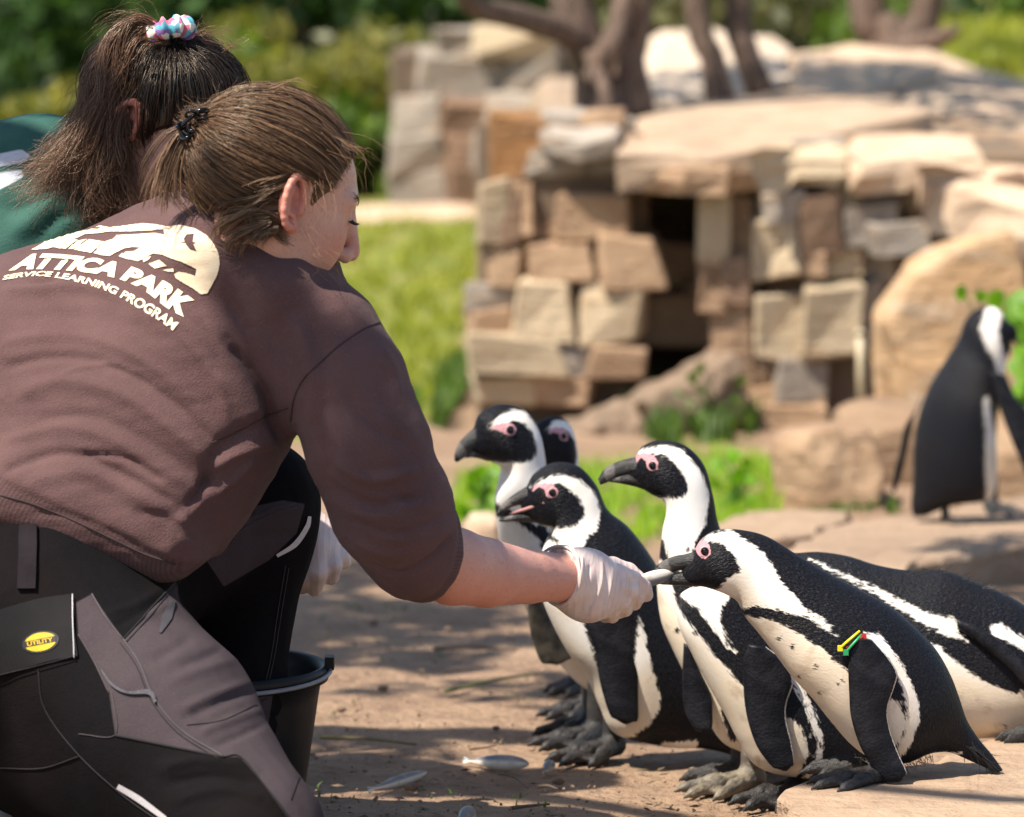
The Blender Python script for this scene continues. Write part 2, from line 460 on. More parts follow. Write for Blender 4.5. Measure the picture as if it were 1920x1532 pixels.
def chamfer_box(c, u, v, w, ch=.22, jit=.12, seed=0):
    """chamfered box with uneven corners; u,v,w half-extent vectors"""
    r = np.random.default_rng(seed); V = []; idx = {}
    for i in (-1, 1):
        for j in (-1, 1):
            for k in (-1, 1):
                s = np.array([i, j, k]) * (1 + r.uniform(-jit, jit * .4, 3)); cc = r.uniform(.5, 1.3) * ch * min(np.linalg.norm(u), np.linalg.norm(v), np.linalg.norm(w))
                for a in range(3):
                    q = []
                    for b, e in enumerate((u, v, w)):
                        L = np.linalg.norm(e); q.append(e * (s[b] - (0 if b == a else np.sign(s[b]) * cc / L)))
                    idx[i, j, k, a] = len(V); V.append(c + sum(q))
    V = np.array(V); F_ = []
    S = (-1, 1)
    def quad(l): F_.append(l)
    for s in S:
        quad([idx[s, -1, -1, 0], idx[s, 1, -1, 0], idx[s, 1, 1, 0], idx[s, -1, 1, 0]]); quad([idx[-1, s, -1, 1], idx[1, s, -1, 1], idx[1, s, 1, 1], idx[-1, s, 1, 1]]); quad([idx[-1, -1, s, 2], idx[1, -1, s, 2], idx[1, 1, s, 2], idx[-1, 1, s, 2]])
    for s in S:
        for t in S:
            quad([idx[s, t, -1, 0], idx[s, t, 1, 0], idx[s, t, 1, 1], idx[s, t, -1, 1]]); quad([idx[s, -1, t, 0], idx[s, 1, t, 0], idx[s, 1, t, 2], idx[s, -1, t, 2]]); quad([idx[-1, s, t, 1], idx[1, s, t, 1], idx[1, s, t, 2], idx[-1, s, t, 2]])
    for i in S:
        for j in S:
            for k in S: F_.append([idx[i, j, k, 0], idx[i, j, k, 1], idx[i, j, k, 2]])
    out = []
    for f in F_:
        a, b, d = V[f[0]], V[f[1]], V[f[2]]; n = np.cross(b - a, d - a)
        out.append(f if n @ (V[f].mean(0) - c) > 0 else f[::-1])
    return V, out
SEED = [100]
def wall_stone(root, x0, y0, x1, y1, d, m, th=.16, tilt=0.0, jit=.26, org=None):
    SEED[0] += 1; r = np.random.default_rng(SEED[0])
    x0, x1 = x0 - r.uniform(6, 16), x1 + r.uniform(6, 16); y0, y1 = y0 - r.uniform(5, 13), y1 + r.uniform(5, 13)
    c = at((x0 + x1) / 2, (y0 + y1) / 2, d + th / 2); hu = (x1 - x0) / 2 * d / F_PX; hv = (y1 - y0) / 2 * d / F_PX
    a = math.radians(tilt + r.uniform(-4, 4)); yw = math.radians(r.uniform(-9, 9)); d = d + r.uniform(-.05, .03)
    u = np.array([math.cos(a) * math.cos(yw), math.sin(yw), math.sin(a)]) * hu; v = np.array([-math.sin(a), 0, math.cos(a)]) * hv; w = np.array([-math.sin(yw), math.cos(yw), .03]) * th / 2
    V, F_ = chamfer_box(np.zeros(3), u, v, w, .12, jit, SEED[0])
    me = bpy.data.meshes.new('stone'); me.from_pydata(V.tolist(), [], F_); me.materials.append(m)
    o = bpy.data.objects.new('stone', me); COL.objects.link(o); o.parent = root; o.location = (c - ORG[root.name]).tolist()
    return o
def z7(a, b, c, d): return (880 + .4049 * a, 180 + .4049 * b, 880 + .4049 * c, 180 + .4049 * d)
def z8(a, b, c, d): return (1300 + .4178 * a, 180 + .4178 * b, 1300 + .4178 * c, 180 + .4178 * d)
DW = 13.2
wall = empty('rock_wall', at(1150, 790, DW), 'dry stone wall of pale blocks with a dark cave opening, behind the penguins', 'wall')
L7 = [((75,400,140,670),0,0),((145,390,212,670),4,0),((205,390,300,650),1,0),((300,400,425,650),1,.04),((430,440,730,640),1,-.03),((340,335,520,440),4,.06),((290,265,540,350),2,0),((540,190,705,350),2,0),((120,100,330,375),3,.02),((330,90,520,200),2,.05),((520,80,705,195),1,.03),
      ((90,680,222,860),1,.02),((222,660,298,860),3,.05),((305,680,555,850),1,-.02),((560,650,595,860),4,.08),((595,650,865,860),1,-.05),((240,860,480,1140),0,-.03),((482,850,560,1150),4,.05),((560,890,785,1140),0,-.02),((20,870,215,985),2,.03),((20,990,175,1110),1,.03),((175,985,240,1115),4,.05),((20,1112,430,1290),0,-.04),((430,1160,565,1260),2,0),((572,1150,800,1300),1,-.02),
      ((300,1290,560,1390),1,.0),((20,1295,300,1400),0,.02),((700,380,800,640),4,.10),((705,195,780,380),1,.0),((785,890,1150,1160),1,.20),((865,690,1010,880),1,.28),((800,400,960,690),4,.62),((960,400,1150,900),4,.7),((1000,860,1150,1100),1,.24)]
for q, m, dd in L7: wall_stone(wall, *z7(*q), DW + dd, MS[m])
L8 = [((50,450,150,735),0,-.04),((150,440,245,735),1,0),((55,740,130,960),1,-.02),((130,740,230,900),4,-.04),((110,900,250,1300),1,.0),((240,390,440,560),0,.04),((280,560,460,800),0,-.06),((290,440,465,565),2,-.08),((460,430,625,700),4,-.07),((460,700,592,805),1,-.06),((595,430,725,825),0,-.02),((690,470,905,670),2,-.06),((800,320,945,475),2,0),((950,330,1085,515),0,.03),((1085,330,1190,520),1,.05),
      ((780,580,1035,690),2,-.12),((705,690,885,805),2,.05),((260,890,480,1175),0,-.02),((512,825,725,1165),0,-.06),((375,800,545,890),4,.05),((480,890,515,1170),4,.08),((725,820,810,1165),2,.04),((220,1130,385,1300),1,.02),((385,1185,565,1340),2,-.01),((250,1300,560,1400),1,0),((290,1385,560,1490),1,-.04),((560,1180,760,1330),4,.15),((640,220,850,405),1,.03),((455,210,655,285),2,-.02),((420,285,650,410),1,.02),((310,240,460,335),2,-.03),((90,300,335,440),4,.0),
      ((1190,330,1330,540),1,.05),((1330,360,1500,560),4,-.1),((900,480,960,680),4,.1),((1030,520,1330,680),4,.12),((1380,560,1500,980),1,.25),((880,690,1010,900),4,.25)]
for q, m, dd in L8: wall_stone(wall, *z8(*q), DW - .1 + dd, MS[m])
# earth core behind the stones
for k, (x0, y0, x1, y1, d, th) in enumerate([(890,215,1200,800,DW+.07,.7),(1345,255,1920,800,DW-.01,.9),(1190,290,1350,720,DW+.85,.5),(1000,230,1400,300,DW+.3,1.0)]):
    c = at((x0+x1)/2, (y0+y1)/2, d + th/2); V, F_ = chamfer_box(c, np.array([(x1-x0)/2*d/F_PX,0,0]), np.array([0,0,(y1-y0)/2*d/F_PX]), np.array([0,th/2,0]), .1, .05, k)
    mk('earth_core', V, F_, M_CORE, wall, smooth=False)
def slab(name, pts, t, mat, parent=None, seed=0, rough=.012, z=None):
    """flat rock from its top outline (px, py, depth) or ground-height outline"""
    r = np.random.default_rng(seed)
    T = np.array([at(*q) if z is None else at_ground(q[0], q[1], z) for q in pts]); n = len(T)
    # subdivide the outline for a broken edge
    E = []
    for a, b in zip(T, np.roll(T, -1, 0)):
        k = max(2, int(np.linalg.norm(b - a) / (.05 if z is not None else .30)))
        for i in range(k): E.append(a + (b - a) * i / k + (r.normal(size=3) * rough * [1, 1, .25]))
    E = np.array(E); n = len(E); c = E.mean(0)
    rings = [c + (E - c) * .3 + [0, 0, .5 * rough], c + (E - c) * .7 + [0, 0, .6 * rough], c + (E - c) * .975 + r.normal(size=E.shape) * rough * .2, E + [0, 0, -.06 * t], E + (E - c) * .012 + r.normal(size=E.shape) * rough * .5 + [0, 0, -.4 * t], E + r.normal(size=E.shape) * rough * .5 - (E - c) * .02 + [0, 0, -t]]
    V = np.vstack([np.array([c + [0, 0, .4 * rough]])] + rings); F_ = [[0, 1 + i, 1 + (i + 1) % n] for i in range(n)]
    F_ += [[1 + q + (0), 1 + q + n, 1 + (q + 1) % n + n if False else 1 + ((q + 1) % n) + n, 1 + (q + 1) % n] for q in range(n)]
    for k in range(1, 5):
        o = 1 + k * n; F_ += [[o + i, o + n + i, o + n + (i + 1) % n, o + (i + 1) % n] for i in range(n)]
    return mk(name, V, F_, mat, parent, origin=None if parent is not None else c, smooth=False)
S_ = lambda *a, **k: slab('cap_slab', *a, parent=wall, **k)
S_([(1160,235,13.6),(1285,195,14.6),(1500,165,15.2),(1690,182,14.8),(1722,210,13.6),(1500,262,13.1),(1335,292,12.95),(1165,285,12.9)], .11, M_SLAB, seed=1, rough=.02)
S_([(1570,262,13.2),(1700,250,13.6),(1830,258,13.4),(1838,290,13.1),(1700,305,13.0),(1575,290,13.0)], .10, M_SLAB, seed=2, rough=.02)
S_([(1690,305,12.9),(1830,288,13.3),(1990,300,13.3),(1990,415,12.85),(1850,375,12.9),(1740,340,12.95)], .14, M_SLAB, seed=3, rough=.02)
S_([(1000,225,13.5),(1060,205,14),(1165,212,14),(1170,245,13.1),(1100,255,13.05),(1000,250,13.1)], .06, MS[2], seed=4, rough=.02)
S_([(1178,262,13.7),(1500,240,14),(1700,215,14),(1695,236,13.5),(1500,284,13.1),(1345,316,12.95),(1182,310,12.95)], .08, MS[1], seed=16, rough=.02)
S_([(1480,132,16.2),(1600,112,16.8),(1720,115,16.6),(1760,142,15.8),(1640,168,15.3),(1520,170,15.4)], .12, M_SLAB, seed=12, rough=.02)
S_([(1660,182,15.2),(1800,150,15.8),(2000,180,15.6),(2000,232,14.6),(1830,226,14.5),(1740,212,14.6)], .18, M_SLAB, seed=13, rough=.02)
S_([(1725,222,14.4),(1850,228,14.3),(2000,232,14.3),(2000,300,13.5),(1850,268,13.6)], .30, MS[1], seed=14, rough=.02)
S_([(1420,285,12.9),(1500,262,13.2),(1570,270,13.1),(1575,300,13.0),(1440,310,13.0)], .08, MS[0], seed=15, rough=.02)
M_SLAB2 = stone_mat('ground_slab', (.34, .235, .16), (.40, .285, .195), (.27, .18, .12), 5)
ROCK = 'big flat rocks terraced behind the wall'
def rockthing(name, label, pts, t, mat, seed, **k):
    return tag(slab(name, pts, t, mat, seed=seed, **k), label, 'rock')
rockthing('terrace_rock', 'long brown rock ledge behind the wall top, below the forked tree', [(1480,100,17.2),(1600,85,18),(1760,88,18),(1960,150,17.5),(1960,205,15.6),(1720,170,15.4),(1600,160,15.6),(1490,135,16)], .62, M_SLAB, 5, rough=.03)
rockthing('terrace_rock', 'pale sunlit rock slope between the twin tree trunks', [(1195,70,17.5),(1330,45,18.5),(1490,85,17.5),(1500,150,16),(1300,175,15.5),(1195,190,15.4)], .45, stone_mat('pale_rock', (.52, .42, .33), (.46, .37, .28), (.40, .30, .21)), 6, rough=.03)
rockthing('terrace_rock', 'narrow pale ledge of stone edging the lawn', [(640,385,20.6),(900,380,20.6),(905,398,20),(640,412,20)], .1, M_SLAB, 7, rough=.02)
wall2 = empty('rock_wall', at(890, 385, 20.6), 'distant low stone wall half covered by shade beyond the lawn', 'wall')
for y0, y1, xs, ms in [(60,100,[820,905,1040],[2,0]),(100,185,[790,960,1045],[2,2]),(185,255,[745,830,930,1000,1060],[2,4,2,3]),(255,320,[740,825,900,990,1060],[2,4,2,1]),(320,385,[735,840,950,1060],[2,4,2])]:
    for a_, b_, m_ in zip(xs[:-1], xs[1:], ms): wall_stone(wall2, a_, y0, b_, y1, 20.6 + RNG.uniform(-.1, .1), MS[m_], .3)
c = at(900, 230, 21.1); V, F_ = chamfer_box(c, np.array([.42, 0, 0]), np.array([0, 0, .36]), np.array([0, .25, 0]), .1, .05, 3); mk('earth_core', V, F_, M_CORE, wall2, smooth=False)
# loose rocks
def boulder(name, label, box, d, th, mat, seed, cuts=9, h=.014, base=None, flat=.06):
    x0, y0, x1, y1 = box; c = at((x0+x1)/2, (y0+y1)/2, d + th/2); hs = np.array([(x1-x0)/2*d/F_PX, th/2, (y1-y0)/2*d/F_PX]); r = np.random.default_rng(seed)
    ns = r.normal(size=(cuts, 3)); ns[:, 2] = np.abs(ns[:, 2]) * .8; ns /= np.linalg.norm(ns, axis=1)[:, None]; of = r.uniform(.74, .98, cuts)
    def fn(P):
        Q = (P - c) / hs; q = np.abs(Q) - .93
        d_ = (np.linalg.norm(np.maximum(q, 0), axis=1) + np.minimum(q.max(1), 0)) - .06
        for n_, o_ in zip(ns, of): d_ = smax(d_, Q @ n_ - o_ * np.abs(n_).sum() * .8, .03)
        return (d_ + .018 * noise3(Q * 3.5, seed, 4)) * hs.min()
    V, Fc = sdf_mesh(fn, c - hs * 1.15, c + hs * 1.15, h)
    return tag(mk(name, V, Fc, mat, origin=c - [0, 0, hs[2]], smooth=False), label, 'rock')
def prism_rock(label, poly, d, th, mat, seed, h=.012, rnd=.014, amp=.010):
    P_ = np.array(poly, float); k = d / F_PX; c = at(*P_.mean(0), d + th / 2); P2 = np.stack([(P_[:, 0] - P_[:, 0].mean()) * k, -(P_[:, 1] - P_[:, 1].mean()) * k], 1); r = np.random.default_rng(seed)
    ns = r.normal(size=(6, 3)); ns[:, 1] = -np.abs(ns[:, 1]); ns /= np.linalg.norm(ns, axis=1)[:, None]; ext = np.array([np.ptp(P2[:, 0]) / 2, th / 2, np.ptp(P2[:, 1]) / 2]); of = r.uniform(.72, .95, 6)
    def fn(P):
        Q = P - c; a = -sdpoly(Q[:, [0, 2]] * (1 + .25 * (Q[:, 1:2] / th + .5).clip(0, 1)), P2); d_ = smax(a, np.abs(Q[:, 1]) - th / 2, rnd)
        for n_, o_ in zip(ns, of): d_ = smax(d_, Q @ n_ - o_ * (np.abs(n_) * ext).sum() * .82, rnd * .5)
        return d_ + amp * noise3(Q * 9, seed, 4)
    V, Fc = sdf_mesh(fn, c - ext * 1.2 - .03, c + ext * 1.2 + .03, h)
    return tag(mk('boulder', V, Fc, mat, origin=c - [0, 0, ext[2]], smooth=False), label, 'rock')
prism_rock('squat brown boulder on the ground between grass and walking penguin', [(1432,825),(1462,795),(1560,785),(1630,795),(1655,850),(1680,910),(1655,965),(1540,975),(1460,965),(1440,910)], 10.5, .36, MS[1], 21)
boulder('boulder', 'flat topped brown stone behind the squat boulder', (1560,752,1740,930), 11.1, .4, MS[1], 22)
prism_rock('tall orange lit boulder leaning on the wall behind the walking penguin', [(1618,800),(1622,600),(1660,545),(1695,485),(1760,450),(1885,412),(1908,480),(1925,600),(1925,800)], 11.9, .55, stone_mat('ochre_rock', (.44, .28, .15), (.36, .24, .14), (.40, .36, .31)), 31, .016)
tag(prism_rock('low bank of bare earth sloping up to the cave', [(1020,835),(1110,780),(1200,738),(1300,692),(1390,655),(1430,835)], 12.75, .5, simple('bank_earth', (.25, .175, .12), (.15, .105, .07), 9, .95, 30, .8, .03), 24, .014, .05, .03), cat='earth bank')
boulder('boulder', 'small stone lying behind the gloved keeper arm', (868,965,950,1012), 9.6, .12, M_SLAB, 25, 8, .006)
boulder('boulder', 'rock block beside the leafy plant', (1790,790,1990,960), 10.3, .3, MS[1], 26)
rockthing('flat_rock', 'flat ground slab that the lone penguin walks on', [(1480,1030),(1560,985),(1690,965),(1960,925),(2040,960),(2000,1010),(1765,1050),(1695,1068),(1600,1058)], .13, M_SLAB2, 8, z=.07, rough=.008)
rockthing('flat_rock', 'pale flat stone at the edge of the grass', [(1330,985),(1400,962),(1590,955),(1590,975),(1500,1005),(1390,1015)], .09, M_SLAB2, 9, z=.035, rough=.008)
rockthing('flat_rock', 'foreground rock slab under the feet of the tagged penguin', [(1472,1478),(1530,1455),(1640,1438),(1760,1425),(1850,1385),(2040,1350),(2040,1700),(1560,1700),(1500,1560)], .12, M_SLAB2, 10, z=.068, rough=.006)
tag(slab('terrace', [(1010,262,13.75),(1500,250,13.8),(1920,235,13.9),(2600,235,14),(3000,70,30),(1010,70,30)], .35, simple('terrace_soil', (.34, .25, .17), (.25, .18, .12), 3, .95, 20, .5, .02), seed=11, rough=.01), kind='structure')
# ================================================================== trees and shrubs
def bark_mat():
    t = NT('bark'); n = t.noise(14, 5, .6, t.mapv(t.co(), (3, 3, .6)))
    t.col(t.mix(t.ramp(n, .35, .65), (.085, .055, .042), (.17, .115, .085))); t.set(Roughness=.95); t.bump(n, .8, .03); return t.m
M_BARK = bark_mat()
def leaf_cloud(centres, radii, n, size, squash=.8):
    """leaf-sized faces spread through clumps"""
    k = RNG.choice(len(centres), n, p=np.array(radii) ** 2 / np.sum(np.array(radii) ** 2))
    C = np.array(centres)[k]; R = np.array(radii)[k]
    D = RNG.normal(size=(n, 3)); D /= np.linalg.norm(D, axis=1)[:, None]
    P_ = C + D * (R * RNG.uniform(.35, 1.05, n) ** .6)[:, None] * [1, 1, squash]
    a = RNG.normal(size=(n, 3)); a /= np.linalg.norm(a, axis=1)[:, None]; b = np.cross(a, RNG.normal(size=(n, 3))); b /= np.linalg.norm(b, axis=1)[:, None]
    s = size * RNG.uniform(.6, 1.3, n)[:, None]
    V = np.stack([P_ - a * s, P_ + b * s * .42, P_ + a * s, P_ - b * s * .42], 1).reshape(-1, 3)
    Fc = np.arange(n * 4).reshape(-1, 4)
    return V, Fc, np.repeat(RNG.uniform(0, 1, n) ** 2, 4)
M_LEAF = [leaf_mat('dark_leaf', (.022, .05, .014), (.045, .085, .02), .3, 1.5), leaf_mat('green_leaf', (.05, .10, .018), (.10, .15, .025), .4, 1.5), leaf_mat('yellow_leaf', (.11, .13, .025), (.19, .17, .045), .45, 1.5), leaf_mat('olive_leaf', (.07, .08, .03), (.12, .12, .05), .35, 1.5)]
def tree(label, stems, base, crown, n_leaf, size, mat, group=None, name='tree'):
    """stems: list of [(point, radius)...]"""
    root = empty(name, base, label, 'tree', group)
    for i, st in enumerate(stems):
        P_ = np.array([p for p, _ in st]); r = np.array([q for _, q in st]); C = catmull(np.c_[P_, r], 8)
        w = C[:, :3] + .12 * C[:, 3:4] * np.stack([noise3(C[:, :3] * 6, 60 + i + k, 2) for k in range(3)], 1)
        mk('trunk' if i == 0 else 'limb', *tube(w, C[:, 3], 12), M_BARK, root)
    V, Fc, sh = leaf_cloud([c for c, _ in crown], [r for _, r in crown], n_leaf, size)
    tag(mk('crown', V, Fc, mat, root, smooth=False, attrs={'shade': sh}), kind='stuff')
    return root
def crown_at(c, R, n, seed, flat=.55):
    r = np.random.default_rng(seed); out = []
    for _ in range(n):
        v = r.normal(size=3); v /= np.linalg.norm(v); out.append((np.array(c) + v * R * r.uniform(.3, 1) * [1, 1, flat], R * r.uniform(.16, .34)))
    return out
def up_(px, py, d, h): p = at(px, py, d); return p + np.array([0, 0, h])
T1 = [[(at(1150,232,14.2),.13),(at(1115,130,14.2),.075),(at(1078,40,14.2),.070),(up_(1050,0,14.2,.4),.065),(up_(1010,0,14.2,1.6),.05),(up_(980,0,14.2,2.6),.02)],
      [(at(1180,228,14.2),.085),(at(1172,120,14.2),.070),(at(1183,20,14.2),.066),(up_(1200,0,14.2,.8),.055),(up_(1260,0,14.2,2.2),.03)],
      [(at(1120,140,14.2),.05),(at(1060,62,14.1),.045),(at(960,30,13.9),.040),(at(870,-10,13.7),.034),(up_(780,-10,13.6,.4),.025)],
      [(at(1115,150,14.1),.045),(at(1140,90,14.05),.04),(at(1165,40,14.1),.035),(at(1180,-20,14.1),.03)],
      [(at(1105,100,14.1),.025),(at(1135,170,14.0),.022),(at(1142,222,14.0),.026)]]
tree('forked brown tree growing over the cave in the rock wall', T1, at(1150,232,14.2), crown_at(at(1120,0,14.2) + [0, 0, 2.6], 2.0, 20, 1), 3200, .09, M_LEAF[3])
T2 = [[(at(1352,192,14.9),.055),(at(1335,110,14.9),.042),(at(1310,30,14.9),.042),(up_(1295,0,14.9,.5),.04),(up_(1260,0,14.9,2.4),.02)],
      [(at(1425,175,15.0),.05),(at(1395,90,15.0),.045),(at(1385,20,15.0),.045),(up_(1400,0,15,.6),.04),(up_(1460,0,15,2.4),.02)]]
tree('slim pair of tree stems rising from the rock slope', T2, at(1370,190,14.95), crown_at(at(1380,0,15) + [0, 0, 2.8], 1.7, 16, 2), 2400, .09, M_LEAF[3])
T3 = [[(at(1690,118,18),.14),(at(1660,60,18),.085),(at(1625,0,18),.075),(up_(1590,0,18,1.0),.06),(up_(1560,0,18,2.6),.03)],
      [(at(1690,115,18),.11),(at(1710,60,18),.07),(at(1740,0,18),.065),(up_(1790,0,18,1.2),.05),(up_(1850,0,18,2.6),.02)],
      [(at(1690,100,17.9),.05),(at(1745,80,17.8),.045),(at(1795,55,17.7),.02)]]
tree('broad low forked tree above the brown rock ledge', T3, at(1690,118,18), crown_at(at(1690,0,18) + [0, 0, 3.0], 2.2, 18, 3), 3000, .10, M_LEAF[1])
# unseen tree added to shade the feeding spot; crown clumps aimed along sun rays
B = np.array([-2.8, 6.0, zg(6.0)])
T4 = [[(B, .16), (B + [.1, -.1, 1.2], .12), (B + [.3, -.3, 2.4], .10), (B + [.9, -.6, 3.4], .06), (B + [1.8, -1.0, 4.0], .03)], [(B + [.3, -.3, 2.3], .08), (B + [-.4, -.9, 3.2], .05), (B + [-.9, -1.6, 3.9], .02)], [(B + [.3, -.3, 2.4], .07), (B + [.4, .6, 3.3], .05), (B + [.6, 1.6, 4.0], .02)], [(B + [.7, -.5, 3.0], .05), (B + [1.4, -1.6, 3.6], .03), (B + [2.2, -2.2, 4.0], .015)]]
cr = []
r4 = np.random.default_rng(11)
def up_sun(p, h): return np.asarray(p) + SDIR * ((h - p[2]) / SDIR[2])
keep = [at(*q) for q in ((300,480,5.4),(150,560,5.45),(200,700,5.4),(300,950,5.4),(480,170,5.4),(1420,1050,5.8),(930,1020,5.5),(1250,870,6.2),(1060,890,6.4),(640,400,5.4),(80,600,5.5),(420,1250,5.35),(1340,1120,6.0),(1700,1300,5.75),(930,780,6.6),(330,840,5.4),(1120,1060,5.65),(560,300,5.36),(400,280,5.4),(560,560,5.4),(620,640,5.38),(480,250,5.36),(640,330,5.4),(100,180,5.8),(300,100,5.8),(60,300,5.9),(200,300,5.78),(560,700,5.4))]
def blocked(c, r): return any(np.linalg.norm(np.cross(c - k, SDIR)) < r + .12 for k in keep)
for px, py, r in [(700,1150,.2),(800,1235,.14),(1000,1345,.16),(1130,1410,.18),(1260,1430,.14),(860,1420,.14),(1400,1510,.16),(640,1400,.2),(1750,1500,.15),(740,1290,.1),(900,1200,.1),(1600,1520,.12),(1000,1530,.12),(560,1500,.2)]:
    c_ = up_sun(at_ground(px, py), r4.uniform(3.0, 4.2))
    if not blocked(c_, r - .07): cr.append((c_, r))
cr.append((up_sun(at(715, 900, 5.4), 3.6), .10)); cr.append((up_sun(at(750, 1010, 5.4), 3.8), .09))
tries = 0
while len(cr) < 50 and tries < 4000:
    tries += 1
    c_ = np.array([r4.uniform(-3.4, .4), r4.uniform(2.2, 8.6), r4.uniform(3.0, 4.4)]); q_ = r4.uniform(.16, .36)
    if not blocked(c_, q_): cr.append((c_, q_))
tree('tall unseen tree added to shade the keepers and penguins', T4, B, cr, 7000, .07, M_LEAF[1])

def shrub(label, px, py, d, R, n, size, mat, group, seed, k=9, tall=1.0):
    b = at(px, py, d); b[2] = gz(b[0], b[1]); r = np.random.default_rng(seed)
    root = empty('shrub', b, label, 'shrub', group)
    cs = [(b + np.array([r.uniform(-1, 1) * R, r.uniform(-.6, .6) * R, R * tall * r.uniform(.15, 1.5)]), R * r.uniform(.3, .6)) for _ in range(k)]
    V, Fc, sh = leaf_cloud([c for c, _ in cs], [q for _, q in cs], n, size)
    tag(mk('foliage', V, Fc, mat, root, smooth=False, attrs={'shade': sh}), kind='stuff')
    for j in range(3):
        c = cs[j][0]; mk('stem', *tube(catmull([b + [r.uniform(-.1, .1), 0, -.02], (b + c) / 2 + r.normal(size=3) * .05, c], 5), np.linspace(.035, .01, 11), 7), M_BARK, root)
GS = 'shrubs massed beyond the lawn'
sp = [(40,330,19.5,.34,2,'yellowish sunlit shrub beside the green jacket'), (200,320,20.5,.36,2,'yellow green shrub behind the curly ponytail'), (-120,330,20,.36,2,'yellowish shrub at the end of the shrub row'), (560,300,22,.50,2,'golden green shrub behind the bending keeper'), (460,230,24,.5,2,'yellow shrub in front of the dark hedge'), (660,330,21.5,.30,1,'fresh green shrub next to the distant stone wall'), (330,300,23,.45,1,'mid green shrub between the yellow ones'), (720,260,24,.45,3,'dull olive shrub above the distant stone wall')]
for i, (px, py, d, R, m, lb) in enumerate(sp): shrub(lb, px, py, d, R, 1700, .06, M_LEAF[m], GS, 200 + i, 12, .9)
GH = 'dark hedge trees closing off the background'
for i, px in enumerate([-260, 20, 300, 560, 820, 1080, 1330, 1580, 1830, 2080]):
    shrub('dense dark evergreen shrub in the row closing off the background', px, 110, 31 + (i % 3) * 1.6, 1.15, 2600, .11, M_LEAF[0], GH, 300 + i, 14, 1.25)
for i, (px, py, d, m) in enumerate([(150,160,26,0),(420,120,27,1),(640,150,26,0),(880,90,26,0),(1480,60,25,3),(1900,70,23,1),(1250,30,26,3),(0,120,27,0)]):
    shrub(['dark bush behind the head with the scrunchie','bright bush over the brown haired head','dark bush above the yellow shrubs','shady bush above the distant stone wall','olive bush behind the slim tree pair','light green bush right of the forked tree','olive bush behind the pale rock slope','dark bush in the hedge corner'][i], px, py, d, .8, 2000, .09, M_LEAF[m], GH, 330 + i, 10)
grass_patch('terrace_grass', [(1760,135),(1770,80),(1990,60),(1990,150)], 1, .1, .02, 'x') if False else None
q = inpoly_pts([(1740,140),(1760,60),(2000,60),(2000,160)], 2500); W = np.array([at(x, y, 19 + (150 - y) / 25) for x, y in q]); V, Fc, sh = blades(W, .12, .018, .6)
tag(mk('terrace_grass', V, Fc, M_GRASS, attrs={'shade': sh}), 'green grass bank on the terrace right of the forked tree', 'grass', kind='stuff')
# broad-leaved plant beside the walking penguin
def broad_plant(label, base, leaves, mat):
    root = empty('plant', base, label, 'plant')
    for (c, s, a) in leaves:
        st = catmull([base, (np.array(base) + c) / 2 + [.01, 0, .02], c], 5); mk('stem', *tube(st, np.linspace(.004, .002, len(st)), 5), mat, root)
        dv = np.array([math.cos(a), -.35, math.sin(a)]); dv /= np.linalg.norm(dv); sv = np.cross(dv, [0, -1, .3]); sv /= np.linalg.norm(sv); nn = np.cross(dv, sv)
        V = []; m = 9
        for i in range(m):
            t = i / (m - 1); w = s * .55 * math.sin(math.pi * t ** .8) + .0005
            for k in (-1, -.5, 0, .5, 1): V.append(c + dv * s * (t * 1.2 - .1) + sv * w * k + nn * (.18 * s * abs(k) * (1 - t) - .25 * s * t * t))
        mk('leaf', np.array(V), grid_faces(m, 5, False).tolist(), mat, root, attrs={'shade': np.full(len(V), RNG.uniform(.1, .9))})
M_BROAD = leaf_mat('broad_leaf', (.07, .17, .015), (.13, .26, .02), .5, 9)
rb = np.random.default_rng(5)
lv = [(at(1900 + rb.uniform(-25, 60), rb.uniform(555, 760), 10.0 + rb.uniform(-.1, .2)), rb.uniform(.035, .06), rb.uniform(-2.6, .6)) for _ in range(26)] + [(at(1812,555,10.05), .035, 2.6), (at(1835,565,10.05), .03, 1.2), (at(1890,560,10.0), .07, -.4), (at(1905,590,10), .06, -2.2), (at(1880,575,9.95), .05, 2.4)]
bp = at_ground(1930, 905)
broad_plant('broad leaved green plant beside the walking penguin', bp, lv, M_BROAD)
rc = np.random.default_rng(6)
for (x0, y0, x1, y1, n, lb) in [(862,880,925,985,16,'leafy weed growing behind the tall necked penguins'), (1330,850,1420,960,14,'leafy weed in the grass right of the upright penguin'), (1270,690,1400,800,14,'dark leafy weed at the mouth of the cave')]:
    b = at_ground((x0 + x1) / 2, y1) if y1 > 850 else at((x0+x1)/2, y1, 12.5); d0 = (b - CAM) @ FW
    broad_plant(lb, b, [(at(rc.uniform(x0, x1), rc.uniform(y0, y1), d0 + rc.uniform(-.1, .1)), rc.uniform(.02, .04), rc.uniform(-3, 3)) for _ in range(n)], M_BROAD if y1 > 850 else M_GRASSD)
# standpipe
pp_ = at(1615, 735, 11.75); pt = at(1613, 628, 11.75)
pr = empty('standpipe', pp_ - [0, 0, .05], 'thin cream water pipe standing against the wall by the tall boulder', 'pipe')
M_PIPEC = simple('cream_pipe', (.50, .42, .28), (.42, .34, .22), 30, .5)
mk('pipe_tube', *tube([pp_ - [0, 0, .05], (pp_ + pt) / 2, pt], [.011, .011, .011], 12), M_PIPEC, pr)
mk('pipe_nozzle', *tube([pt, pt + [0, 0, .012], pt + [.002, 0, .016]], [.014, .014, .008], 12), M_PIPEC, pr)
